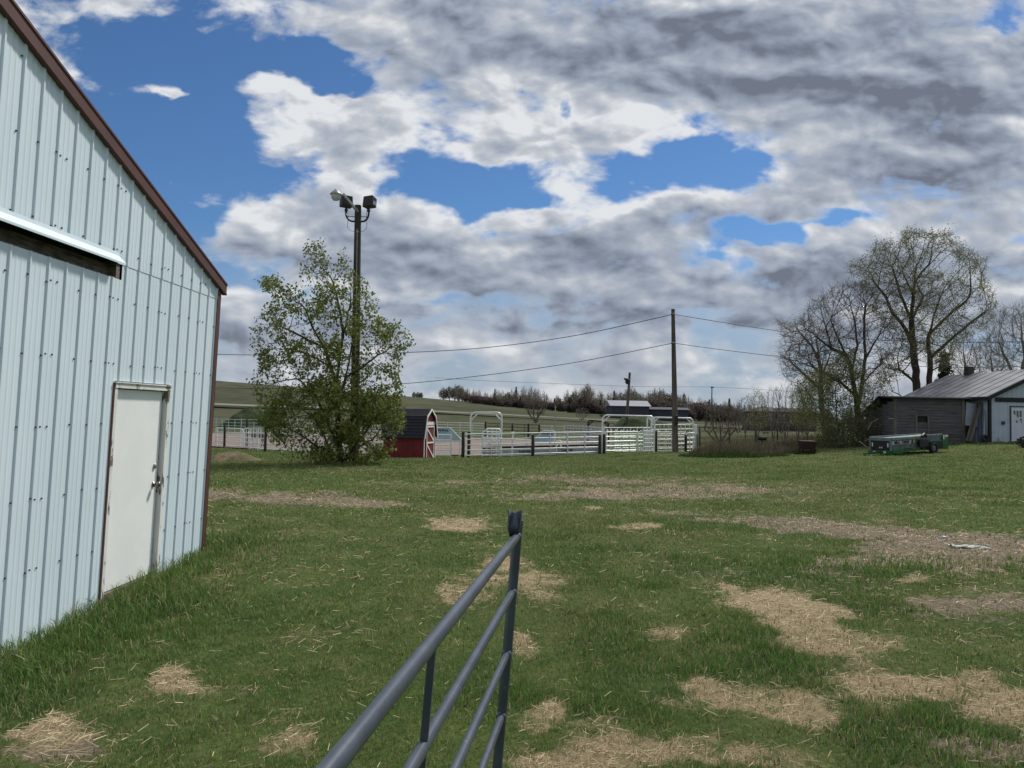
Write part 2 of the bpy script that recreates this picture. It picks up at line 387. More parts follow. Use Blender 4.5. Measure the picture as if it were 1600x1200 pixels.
# ------------------------------------------------------------------ the ground
# bare and strawy patches: (px, py, half width, half height, weight)
STRAW = [(1205,948,62,28,1.3),(1262,972,60,17,1.0),(1330,1000,80,16,.85),(1400,1030,50,14,.35),(1150,1090,130,22,.85),(1270,1110,60,24,.8),(1390,1065,80,20,.8),(1500,1080,95,28,1.05),(1585,1120,60,28,1.0),
 (930,1150,60,26,.5),(1000,1185,160,26,.95),(1200,1190,80,20,.6),(1030,990,45,12,.7),(730,820,45,11,1.0),(1000,824,30,5,1.2),(925,794,14,3,.7),(720,930,36,22,.8),(760,905,24,14,.5),(810,905,45,28,.6),(850,920,30,24,.45),(808,1005,26,16,.9),(835,1125,34,20,1.0),
 (278,1055,36,16,1.0),(300,1070,25,9,.6),(450,1160,50,20,.6),(470,1140,30,16,.5),(370,1075,40,10,.4),(110,1140,80,24,.7),(1425,905,25,6,.7),(1240,780,40,4,.5),(900,800,60,5,.3),(550,790,60,6,.4),(1500,930,80,18,.35),(660,960,30,20,.3)]
DIRT = [(420,775,110,9,.9),(1050,800,70,5,.6),(1180,812,120,8,.7),(1300,826,110,11,.95),(1400,838,100,12,.9),(1520,850,110,14,1.0),(1440,875,160,17,1.0),(1590,865,60,20,.8),(1330,880,60,8,.6),(960,775,160,8,.65),(700,757,140,6,.45),(880,750,180,6,.4),
 (1540,945,90,26,.6),(1430,955,60,14,.3),(120,1150,90,30,.8),(1570,1180,70,24,.8),(1500,1000,60,16,.4),(1100,765,200,8,.6),(560,785,60,7,.5),(1180,1110,90,14,.3),(980,1190,120,14,.4)]
LUSH = [(1200,1010,110,40,.6),(950,1000,70,70,.7),(1180,1050,160,24,.9),(1220,890,120,22,.8),(1330,940,90,26,.8),(1400,900,140,16,.7),(1380,1110,110,40,.9),(1450,1170,120,40,.9),(960,1110,100,26,.7),(860,1180,40,20,.6),(1080,1080,50,14,.6),(760,1080,60,40,.4),(620,1060,50,60,.2),(200,960,150,60,.7),(60,1060,90,50,.8),(1130,770,70,4,.5),(1500,880,120,8,.6),(900,870,90,22,.4),(300,920,60,40,.5),(420,950,60,30,.3)]
def patch(px, py, lst, wx, wy):
    s = np.zeros_like(px)
    for cx, cy, rx, ry, w in lst:
        d = ((px-cx)/rx+wx)**2+((py-cy)/ry+wy)**2
        s += w*np.clip(1.20-d*.55, 0, 1.0)**1.4
    return s
def cover(x, y, z):
    """(straw, dirt, lush) amounts of the turf at world points"""
    yy = np.maximum(y, .5); px, py = proj(x, yy, z)
    front = (y > 1.0)
    n1 = fbm2(x*1.3, y*1.3, 4, 3); n2 = fbm2(x*1.1+40, y*1.1, 4, 8); n3 = fbm2(x*6, y*6, 4, 21); n4 = fbm2(x*.35, y*.35, 3, 33)
    wx, wy = (n1-.5)*2.4+(n3-.5)*1.3, (n2-.5)*2.4+(n3-.5)*1.0
    st = patch(px, py, STRAW, wx, wy)*front; di = patch(px, py, DIRT, wx, wy)*front; lu = patch(px, py, LUSH, wx, wy)*front
    n5 = fbm2(x*14, y*14, 3, 61); st = st*(.02+.85*n3+.95*n5)+np.clip((n1-.58)*3.0, 0, .5)*(.15+n3)
    di = di*(.5+n3)+np.clip((n4-.58)*3, 0, .35)
    lu = lu*(.6+.6*n2)+np.clip((n2-.55)*2.5, 0, .6)
    return np.clip(st, 0, 1.2), np.clip(di, 0, 1.2), np.clip(lu*(1-np.clip(st*1.2, 0, 1)), 0, 1.2)

def ground_mat():
    m = bpy.data.materials.new('turf_ground'); m.use_nodes = True; t = m.node_tree; N = NT(t); b = t.nodes['Principled BSDF']
    b.inputs['Roughness'].default_value = .95; b.inputs['Specular IOR Level'].default_value = .1
    a = N.add('ShaderNodeAttribute'); a.attribute_name = 'cover'; s = N.add('ShaderNodeSeparateColor'); N.put(s.inputs[0], a.outputs['Color'])
    st, di, lu = s.outputs
    far = a.outputs['Alpha']
    g = N.add('ShaderNodeNewGeometry').outputs['Position']
    fine = N.noise(g, 22, 8, .72); mid = N.noise(g, 1.6, 6, .62); big = N.noise(g, .12, 5, .6); vf = N.noise(g, 90, 4, .7)
    gr = N.mix(N.ss(mid, .35, .68), (.060, .108, .024, 1), (.120, .158, .045, 1))
    gr = N.mix(N.ss(fine, .36, .66), N.mix(.5, gr, (.022, .034, .010, 1)), gr)
    gr = N.mix(N.m('MULTIPLY', N.ss(big, .42, .66), .5), gr, (.098, .096, .040, 1))
    gr = N.mix(N.m('MULTIPLY', N.ss(N.noise(g, 5.5, 6, .7), .52, .70), .55), gr, (.115, .105, .052, 1))
    gr = N.mix(N.m('MULTIPLY', lu, .6), gr, (.026, .055, .016, 1))
    fl = N.mix(N.ss(N.noise(g, .03, 7, .65), .38, .62), (.046, .054, .025, 1), (.080, .080, .043, 1))
    fl = N.mix(N.m('MULTIPLY', N.ss(N.noise(g, .11, 9, .75), .46, .60), .75), fl, (.034, .040, .022, 1))
    gr = N.mix(far, gr, fl)
    dirt = N.mix(N.ss(fine, .3, .7), (.10, .080, .055, 1), (.25, .205, .15, 1))
    straw = N.mix(N.ss(vf, .3, .7), (.15, .115, .065, 1), (.44, .35, .21, 1))
    c = N.mix(N.ss(N.m('ADD', di, N.m('MULTIPLY', N.m('SUBTRACT', fine, .5), .9)), .35, .75), gr, dirt)
    c = N.mix(N.ss(N.m('ADD', st, N.m('MULTIPLY', N.m('SUBTRACT', fine, .5), 1.1)), .25, 1.0), c, straw)
    N.put(b.inputs['Base Color'], c)
    bp = N.add('ShaderNodeBump'); bp.inputs['Distance'].default_value = .03; bp.inputs['Strength'].default_value = .9
    N.put(bp.inputs['Height'], N.m('ADD', fine, N.m('MULTIPLY', vf, .5))); N.l.new(bp.outputs[0], b.inputs['Normal'])
    return m
def make_ground():
    th = np.concatenate([np.linspace(-math.pi, -.85, 40)[:-1], np.linspace(-.85, .85, 620), np.linspace(.85, math.pi, 40)[1:]])
    r = np.concatenate([[.02], np.geomspace(.6, 2.5, 12)[:-1], np.geomspace(2.5, 60, 420)[:-1], np.geomspace(60, 5000, 240)])
    T, R = np.meshgrid(th, r); x = R*np.sin(T); y = R*np.cos(T); z = H(x, y)
    wgt = np.clip((R-2)/3, 0, 1)*np.clip(1-(R-60)/60, 0, 1)
    z = z+((fbm2(x*.8, y*.8, 4, 5)-.5)*.09+(fbm2(x*4, y*4, 3, 6)-.5)*.03)*wgt+(fbm2(x*.05, y*.05, 4, 9)-.5)*1.2*np.clip((R-110)/100, 0, 1)*np.clip(1-(R-500)/300, 0, 1)
    nr, nt = T.shape; me = bpy.data.meshes.new('ground'); V = np.stack([x, y, z], -1).reshape(-1, 3).astype(np.float32)
    i = np.arange(nr-1)[:, None]*nt+np.arange(nt-1)[None]; q = np.stack([i, i+nt, i+nt+1, i+1], -1).reshape(-1, 4)
    me.vertices.add(len(V)); me.vertices.foreach_set('co', V.ravel()); me.loops.add(q.size); me.loops.foreach_set('vertex_index', q.ravel().astype(np.int32))
    me.polygons.add(len(q)); me.polygons.foreach_set('loop_start', (np.arange(len(q))*4).astype(np.int32)); me.polygons.foreach_set('use_smooth', np.ones(len(q), bool))
    me.update(calc_edges=True)
    st, di, lu = cover(x, y, z); fade = np.clip(1-(R-45)/15, 0, 1); far = np.clip((R-62)/50, 0, 1)
    at_ = me.color_attributes.new('cover', 'FLOAT_COLOR', 'POINT'); c = np.stack([st*fade, di*fade, lu*fade, far], -1).reshape(-1, 4).astype(np.float32)
    at_.data.foreach_set('color', c.ravel()); me.materials.append(ground_mat())
    o = bpy.data.objects.new('ground', me); COL.objects.link(o); tag(o, 'green yard turf with worn straw patches running out to pale spring fields and hills', 'ground', kind='structure')
    # flip if facing down
    if me.polygons[nt*200+300].normal.z < 0: me.flip_normals()
make_ground()

def sheet(name, pts, nu, nv, m, lift, label, cat):
    """a draped sheet between two ground polylines pts=[(near px,d),(far px,d)] rows"""
    A, B = pts; vs = []
    for j in range(nv+1):
        t = j/nv
        for i in range(nu+1):
            s = i/nu
            def along(L):
                k = s*(len(L)-1); a = min(int(k), len(L)-2); f = k-a
                return (L[a][0]*(1-f)+L[a+1][0]*f, L[a][1]*(1-f)+L[a+1][1]*f)
            a, b = along(A), along(B); pa, pb = P(a[0], 650, a[1]), P(b[0], 650, b[1])
            q = pa.lerp(pb, t); vs.append((q.x, q.y, h(q.x, q.y)+lift))
    mb = MB(); mb.add(vs, [(j*(nu+1)+i, j*(nu+1)+i+1, (j+1)*(nu+1)+i+1, (j+1)*(nu+1)+i) for j in range(nv) for i in range(nu)], 0, True)
    o = mb.build(name, m); tag(o, label, cat, kind='structure'); return o
arena_m = mat('arena_dirt', (.21, .165, .145), (.15, .118, .10), .5, .95, 0, .02, 8, detail=9)
sheet('arena_floor', ([(300,58),(417,53),(600,50),(720,49),(833,50),(948,54)], [(200,86),(417,84),(600,82),(720,80),(833,78),(930,76)]), 60, 16, arena_m, .09, 'raked pinkish dirt of the riding arena behind the pipe fence', 'arena')
road_m = mat('gravel_road_mat', (.20, .185, .155), (.15, .14, .115), .4, .95)
sheet('gravel_road', ([(150,148),(400,148),(640,148),(800,148),(950,148),(1110,148),(1300,148)], [(150,153),(400,153),(640,153),(800,153),(950,153),(1110,153),(1300,153)]), 90, 2, road_m, .55, 'pale gravel road crossing the field beyond the arena', 'road')

# ------------------------------------------------------------------ grass: blades and straw stalks, uncountable
rng = np.random.default_rng(7)
def barn_x(y): return -3.88-.035*(9.4-y)
def blades(n, r0, r1, hscale=1.0):
    k = .50; u = rng.random(n); r = (r0**k+u*(r1**k-r0**k))**(1/k); th = rng.uniform(-.74, .74, n)
    x = r*np.sin(th); y = r*np.cos(th); keep = (x > barn_x(y)+.02) | (y > 9.5)
    x, y, r = x[keep], y[keep], r[keep]
    z = H(x, y); st, di, lu = cover(x, y, z)
    dw = np.clip(1-(x-barn_x(y))/1.25, 0, 1)*(y < 10.3)              # long grass along the barn wall
    p = 1.0-.74*np.clip(st, 0, 1)-.70*np.clip(di, 0, 1); p = p*(.55+.45*np.clip(lu+dw, 0, 1))
    cl = fbm2(x*9, y*9, 3, 41); p *= np.clip(.25+1.6*cl, 0, 1)
    keep = rng.random(len(x)) < p
    x, y, z, r, st, di, lu, dw, cl = [a[keep] for a in (x, y, z, r, st, di, lu, dw, cl)]
    n = len(x)
    wgt = np.clip((r-2)/3, 0, 1); z = z+((fbm2(x*.8, y*.8, 4, 5)-.5)*.09+(fbm2(x*4, y*4, 3, 6)-.5)*.03)*wgt
    ht = (.024+.040*np.clip(lu, 0, 1)+.105*dw**1.3)*(.55+.9*rng.random(n))*(.6+.8*cl)*hscale
    ht *= 1+np.clip((r-12)/30, 0, .5)
    w = .0018*(np.maximum(r, 3)/3)**.92*(.7+.7*rng.random(n))
    az = rng.uniform(0, 2*math.pi, n); lean = rng.uniform(.1, .95, n)*ht*(1+.3*dw); fa = rng.uniform(0, 2*math.pi, n)
    dx, dy = np.cos(az)*lean, np.sin(az)*lean; sx, sy = np.cos(fa)*w, np.sin(fa)*w
    V = np.zeros((n, 5, 3)); zb = z-.012
    V[:, 0] = np.stack([x-sx, y-sy, zb], -1); V[:, 1] = np.stack([x+sx, y+sy, zb], -1)
    mx, my, mz = x+dx*.35, y+dy*.35, z+ht*.6
    V[:, 2] = np.stack([mx+sx*.75, my+sy*.75, mz], -1); V[:, 3] = np.stack([mx-sx*.75, my-sy*.75, mz], -1)
    V[:, 4] = np.stack([x+dx, y+dy, z+ht*.92], -1)
    a = rng.random(n)[:, None]; q = rng.random(n)
    c = (np.array([.094, .164, .034])*(1-a)+np.array([.215, .270, .076])*a)
    bl = np.clip(fbm2(x*.6, y*.6, 3, 51)*2-.6, 0, 1)[:, None]        # bluish and yellowish swathes
    c = c*(1-bl*.55)+np.array([.11, .175, .070])*bl*.55
    l = np.clip(lu+dw, 0, 1)[:, None]; c = c*(1-.55*l)+np.array([.095, .195, .038])*.55*l
    yb = np.clip(fbm2(x*.45+9, y*.45, 4, 71)*2.6-1.1, 0, 1); dry = q < (.17+.30*yb+.5*np.clip(st+di*.6, 0, 1))*(1-.6*l[:, 0])
    c[dry] = np.array([.32, .27, .15])*(.6+.7*rng.random(dry.sum()))[:, None]
    c *= (.75+.5*rng.random(n))[:, None]
    return V.reshape(-1, 3), c
V, c = blades(GRASS_N, 2.7, 62.0)
o = np_mesh('grass', V, 5, [(0, 1, 2, 3), (3, 2, 4)], M['grassb'], tint=c)
tag(o, 'short green spring grass of the yard, long and dark against the barn wall', 'grass', kind='stuff')
def stalks(n):
    k = .5; r = (2.7**k+rng.random(n)*(26**k-2.7**k))**(1/k); th = rng.uniform(-.74, .74, n); x = r*np.sin(th); y = r*np.cos(th)
    keep = (x > barn_x(y)+.05) | (y > 9.5); x, y, r = x[keep], y[keep], r[keep]; z = H(x, y); st, di, lu = cover(x, y, z)
    keep = rng.random(len(x)) < np.clip(st*st*.9+di*.25+.02, 0, 1); x, y, z, r, st = [a[keep] for a in (x, y, z, r, st)]; n = len(x)
    wgt = np.clip((r-2)/3, 0, 1); z = z+((fbm2(x*.8, y*.8, 4, 5)-.5)*.09+(fbm2(x*4, y*4, 3, 6)-.5)*.03)*wgt
    L = rng.uniform(.008, .036, n)*(1+r/14); az = rng.normal(.4, 1.1, n); w = .00062*(np.maximum(r, 3)/3)**.92*(.7+.8*rng.random(n)); lift = rng.uniform(.004, .03, n); tl = rng.normal(0, .012, n)
    dx, dy = np.cos(az)*L, np.sin(az)*L; sx, sy = -np.sin(az)*w, np.cos(az)*w; V = np.zeros((n, 4, 3))
    V[:, 0] = np.stack([x-dx-sx, y-dy-sy, z+lift-tl], -1); V[:, 1] = np.stack([x-dx+sx, y-dy+sy, z+lift-tl+.002], -1)
    V[:, 2] = np.stack([x+dx+sx, y+dy+sy, z+lift+tl+.002], -1); V[:, 3] = np.stack([x+dx-sx, y+dy-sy, z+lift+tl], -1)
    a = rng.random(n)[:, None]; c = (np.array([.66, .54, .34])*(1-a)+np.array([.32, .24, .14])*a)*(.6+.7*rng.random((n, 1)))
    return V.reshape(-1, 3), c
V, c = stalks(STRAW_N)
o = np_mesh('dry_straw', V, 4, [(0, 1, 2, 3)], M['strawb'], tint=c)
tag(o, 'loose pale straw scattered in worn patches of the lawn', 'straw', kind='stuff')

# tall dry grass by the fence corner, beyond the lawn
def tall_grass(name, areas, n, seed, label, cols, tall):
    g = np.random.default_rng(seed); X = []; Y = []; Hh = []
    for (px, d, rx, ry, w) in areas:
        m_ = int(n*w); p = P(px, 650, d); a = g.uniform(0, 2*math.pi, m_); q = np.sqrt(g.random(m_)); X.append(p.x+np.cos(a)*q*rx); Y.append(p.y+np.sin(a)*q*ry); Hh.append(np.sqrt(np.maximum(0, 1-q*q))*.7+.3)
    x = np.concatenate(X); y = np.concatenate(Y); hh = np.concatenate(Hh); z = H(x, y); n = len(x)
    cl_ = fbm2(x*.9, y*.9, 3, seed); ht = tall*hh*(.30+.60*g.random(n))*np.clip(.15+1.9*cl_**1.3, .2, 1.6); w = .010+.008*g.random(n); az = g.uniform(0, 6.28, n); lean = ht*g.uniform(.1, .6, n); fa = g.uniform(0, 3.14, n)
    dx, dy = np.cos(az)*lean, np.sin(az)*lean; sx, sy = np.cos(fa)*w, np.sin(fa)*w; V = np.zeros((n, 5, 3))
    V[:, 0] = np.stack([x-sx, y-sy, z-.03], -1); V[:, 1] = np.stack([x+sx, y+sy, z-.03], -1); mx, my, mz = x+dx*.4, y+dy*.4, z+ht*.6
    V[:, 2] = np.stack([mx+sx*.8, my+sy*.8, mz], -1); V[:, 3] = np.stack([mx-sx*.8, my-sy*.8, mz], -1); V[:, 4] = np.stack([x+dx, y+dy, z+ht], -1)
    ca, cb, gf = cols; a = g.random(n)[:, None]; c = np.array(ca)*(1-a)+np.array(cb)*a; gr = g.random(n) < gf; c[gr] = np.array([.05, .085, .022])*(.7+.6*g.random(gr.sum()))[:, None]
    o = np_mesh(name, V.reshape(-1, 3), 5, [(0, 1, 2, 3), (3, 2, 4)], M['strawb'], tint=c); tag(o, label, 'tall grass', kind='stuff')
tall_grass('tall_dry_grass', [(1130,44,2.0,1.5,.22),(1170,46,2.6,2.2,.34),(1215,50,2.6,2.2,.26),(1250,54,2.4,2.0,.18)], 15000, 3, 'tall brown dry grass at the corner of the lawn by the fence', ((.25,.195,.135), (.14,.11,.075), .25), .85)
tall_grass('green_fringe', [(1120,42,2.2,.6,.3),(1165,42.5,2.6,.7,.4),(1215,46,2.6,.7,.3)], 7000, 4, 'long green grass fringing the dry clump', ((.07,.12,.03), (.12,.15,.05), .6), .42)
tall_grass('field_grass', [(1110,64,8,4,.35),(1180,74,10,6,.3),(1250,70,8,5,.2),(1030,100,20,5,.15)], 12000, 5, 'pale dry field grass behind the corral fence', ((.24,.20,.13), (.15,.125,.08), .12), .55)
# ------------------------------------------------------------------ the big metal barn on the left
B0 = Vector((-3.88, 9.4, 0)); BD = Vector((-.035, -1, 0)).normalized(); BN = Vector((1, -.035, 0)).normalized(); LEAN = .030
def W(s, n, z): 
    p = B0+BD*s+BN*(n+LEAN*z); return (p.x, p.y, z)
barn = thing('metal_barn', W(0, 0, 0), 'large pale blue ribbed steel barn with brown trim at the left edge', 'barn')
SLOPE, EAVE, WID = .355, 3.33, 10.4
def roof_z(s): return EAVE+SLOPE*min(s, WID-s)
PITCH_R = .2286
def profile(s0, s1):
    """(s, n) points of the ribbed sheet between s0 and s1"""
    pts = [(s0, 0)]; k = math.floor(s0/PITCH_R)-1
    shp = [(0.0, 0), (.009, .0145), (.026, .0145), (.035, 0), (.090, 0), (.100, .0022), (.110, .0022), (.120, 0), (.150, 0), (.160, .0022), (.170, .0022), (.180, 0)]
    while k*PITCH_R < s1:
        for a, b in shp:
            q = k*PITCH_R+a+.05
            if s0 < q < s1: pts.append((q, b))
        k += 1
    pts.append((s1, 0)); return pts
def siding(mb, s0, s1, zb, zt, n0=0.0):
    pr = profile(s0, s1); vs = []; fs = []
    for s, n in pr: vs += [W(s, n+n0, zb(s)), W(s, n+n0, zt(s))]
    for i in range(len(pr)-1): fs.append((2*i, 2*i+2, 2*i+3, 2*i+1))
    mb.add(vs, fs, 0)
def screws(mb, rows, s0, s1, skip=None, n0=0):
    for z in rows:
        k = 0; s = s0
        while True:
            s = s0+k*PITCH_R+.135+((k % 4 == 1)*.09)-.05
            ds = s if k % 4 else s+.02
            if s > s1: break
            if (not skip or not skip(ds, z)) and z < roof_z(ds)-.12:
                c = W(ds, n0+.001, z+random.uniform(-.012, .012)); a = Vector(c); mb.tube([a, a+BN*.009], [.0085, .007], 6, 1)
                if k % 4 == 1: a = a+BD*.085; mb.tube([a, a+BN*.009], [.0085, .007], 6, 1)
            k += 1
random.seed(4)
DS0, DS1, DZ0, DZ1 = 1.10, 2.19, -.09, 2.01       # door opening in the wall
SL = 2.27                                        # the track slot runs from here towards the camera
lo = MB()
siding(lo, 0, DS0, lambda s: -.35, lambda s: 3.19)
siding(lo, DS0, DS1, lambda s: DZ1+.02, lambda s: 3.19)
siding(lo, DS1, WID, lambda s: -.35, lambda s: 3.02)
screws(lo, [.40, 1.0, 1.6, 2.2, 2.82], 0, WID, lambda s, z: DS0-.06 < s < DS1+.06 and z < 2.1)
lo.build('lower_siding', [M['siding'], M['screw']], barn)
up = MB()
siding(up, 0, WID, lambda s: 3.19 if s > SL+.01 else 3.17, lambda s: roof_z(s)-.03, .005)
screws(up, [3.29, 3.9, 4.5], 0, WID, None, .005)
up.build('gable_siding', [M['siding'], M['screw']], barn)
bk = MB()     # near-black backing sheet: shade under the roof edge and in the slot, painted in
bk.prism([W(0, -.14, -.3), W(WID, -.14, -.3), W(WID, -.14, EAVE), W(WID/2, -.14, roof_z(WID/2)-.06), W(0, -.14, EAVE)], -BN*.05)
bk.build('shade_backing', M['dark'], barn)
hd = MB(); hd.box(SL+.01, WID-.3, -.13, -.008, 2.93, 3.035, 0, lambda s, n, z: W(s, n, z)); hd.box(SL-.05, SL+.012, -.13, -.006, 2.95, 3.188, 0, lambda s, n, z: W(s, n, z))
hd.box(SL+.012, WID-.3, -.132, -.10, 3.036, 3.16, 0, lambda s, n, z: W(s, n, z))
hd.build('slot_timber', M['oldwood'], barn)
fl = MB()
for a, b in ((SL+.03, 5.45), (5.455, WID-.2)):
    q = .0 if a < 3 else .003
    fl.add([W(a, .024+q, 3.27), W(b, .024+q, 3.27), W(b, .028+q, 3.235), W(a, .028+q, 3.235), W(a, .10+q, 3.165), W(b, .10+q, 3.165), W(b, .10+q, 3.145), W(a, .10+q, 3.145)], [(0, 1, 2, 3), (3, 2, 5, 4), (4, 5, 6, 7)])
flo = fl.build('slot_flashing', M['siding'], barn); md = flo.modifiers.new('s', 'SOLIDIFY'); md.thickness = .002
tr = MB(); tr.box(-.012, .075, -.02, .026, -.3, EAVE-.05, 0, lambda s, n, z: W(s, n, z)); tr.box(-.014, .0, -.10, .026, -.3, EAVE-.05, 0, lambda s, n, z: W(s, n, z))
tr.build('corner_trim', M['brown'], barn)
fa = MB()
def fac(s0, s1, za, zb_, n0, n1, mb):
    mb.hexa([W(s0, n0, za(s0)), W(s1, n0, za(s1)), W(s1, n1, za(s1)), W(s0, n1, za(s0)), W(s0, n0, zb_(s0)), W(s1, n0, zb_(s1)), W(s1, n1, zb_(s1)), W(s0, n1, zb_(s0))])
rz = lambda s: EAVE+SLOPE*(s if s < WID/2 else WID-s)
fac(-.10, WID/2, lambda s: rz(s)-.045, lambda s: rz(s)+.085, .02, .055, fa); fac(WID/2, WID+.1, lambda s: rz(s)-.045, lambda s: rz(s)+.085, .02, .055, fa)
fac(-.10, WID/2, lambda s: rz(s)-.055, lambda s: rz(s)-.035, .0, .062, fa)
fac(-.10, WID/2, lambda s: rz(s)+.07, lambda s: rz(s)+.092, -.12, .064, fa)
fa.build('roof_edge_trim', M['brown'], barn)
rf = MB()
for s0, s1 in ((-.13, WID/2), (WID/2, WID+.13)): fac(s0, s1, lambda s: rz(s)+.02, lambda s: rz(s)+.066, -16, .015, rf)
rf.build('roof', M['brown'], barn)
sw = MB(); sw.hexa([W(.0, -16, -.3), W(.0, -.1, -.3), W(.05, -.1, -.3), W(.05, -16, -.3), W(.0, -16, EAVE), W(.0, -.1, EAVE), W(.05, -.1, EAVE), W(.05, -16, EAVE)]); sw.build('side_wall', M['siding'], barn)
# door
T_ = lambda s, n, z: W(s, n, z)
FR = MB(); FR.box(DS0, DS0+.06, -.13, .018, DZ0-.1, DZ1-.05, 0, T_); FR.box(DS1-.05, DS1, -.13, .012, DZ0-.1, DZ1-.05, 0, T_); FR.box(DS0, DS1, -.13, .020, DZ1-.05, DZ1, 0, T_)
FR.box(DS0+.06, DS0+.085, -.13, -.075, DZ0-.1, DZ1-.05, 0, T_); FR.box(DS0-.01, DS1+.015, -.01, .032, DZ1, DZ1+.012, 0, T_)
DR = MB(); DR.box(DS0+.088, DS1-.052, -.075, -.035, DZ0+.03, DZ1-.06, 0, T_)
door = DR.build('door', M['door'], barn, bevel=.003)
FR.build('door_frame', M['frame'], door)
jb = MB(); jb.box(DS1, DS1+.022, -.02, .014, DZ0-.1, DZ1, 0, T_); jb.build('brown_jamb_strip', M['brown'], door)
thr = MB(); thr.box(DS0+.06, DS1-.05, -.10, .0, DZ0-.12, DZ0+.022, 0, T_); thr.build('sill', M['oldwood'], door)
kn = MB(); ks = DS0+.155; a = Vector(W(ks, -.035, .93)); kn.tube([a, a+BN*.012, a+BN*.013, a+BN*.04, a+BN*.045, a+BN*.075, a+BN*.08], [.032, .032, .012, .012, .028, .027, .01], 16); kn.build('knob', M['knob'], door)
db = MB(); a = Vector(W(ks, -.035, 1.13)); db.tube([a, a+BN*.018, a+BN*.02], [.029, .027, .01], 16); db.build('deadbolt', M['grey'], door)

# ------------------------------------------------------------------ the steel pipe gate in the foreground
gp = P(786, 1110, 3.5); GX, GY = gp.x+.0, 3.5
gd = Vector((-.1395, -1, 0)).normalized(); gate = thing('pipe_gate', (GX, GY, 0), 'dark grey tubular steel gate standing open in the foreground', 'gate')
GL = .068
def Q(t, z, n=0): return Vector((GX, GY, 0))+gd*t+Vector((GL*(z-.45)+n, 0, z))
ztop = P(800, 838, 3.5).z; zr = [ztop, P(800, 925, 3.5).z, P(792, 1021, 3.5).z, P(784, 1118, 3.5).z]; zr += [zr[-1]-.26]
e = MB(); e.tube([Q(0, -.1), Q(0, ztop+.02), Q(0, ztop+.078)], .0235, 14); e.build('end_post', M['steel'], gate)
lg = MB()      # saddle-shaped lug on top of the end post
c0 = Q(.0, ztop+.035); n_ = 9; vs = []
for k in range(n_):
    a = -.5*math.pi+math.pi*k/(n_-1); ca, sa = math.cos(a), math.sin(a)
    off = Vector((1, 0, 0))*sa*.026+gd*(.030-.020*ca)
    for zz, sc_ in ((-.03, .5), (.012, 1), (.080+.016*abs(sa), 1.08)): vs.append(c0+Vector((1, 0, 0))*sa*.029*sc_+gd*((.052-.024*ca))+Vector((GL*zz-.012, 0, zz)))
lg.add(vs, [(i*3+j, i*3+3+j, i*3+4+j, i*3+1+j) for i in range(n_-1) for j in range(2)], 0, True)
lo_ = lg.build('top_lug', M['steel'], gate); md = lo_.modifiers.new('s', 'SOLIDIFY'); md.thickness = .005; md.offset = 0
for i, z in enumerate(zr):
    r_ = MB(); pts = []
    for k in range(13):
        t = 3.75*k/12; pts.append(Q(t, z))
    r_.tube(pts, .0215 if i == 0 else .0195, 14, flat=.86)
    w1 = Q(.018, z); r_.tube([w1, w1+gd*.012], [.026, .0215], 14)
    r_.build('rail', M['steel'], gate)
for t in (1.63, 3.0):
    for i in range(4):
        u = MB(); u.beam(Q(t, zr[i]-.012), Q(t, zr[i+1]+.012), .024, .020, 0, (1, 0, 0)); u.build('upright', M['steel'], gate, bevel=.003)
he = MB(); he.tube([Q(3.75, -.1), Q(3.75, ztop+.05)], .0235, 12); he.build('hinge_post', M['steel'], gate)

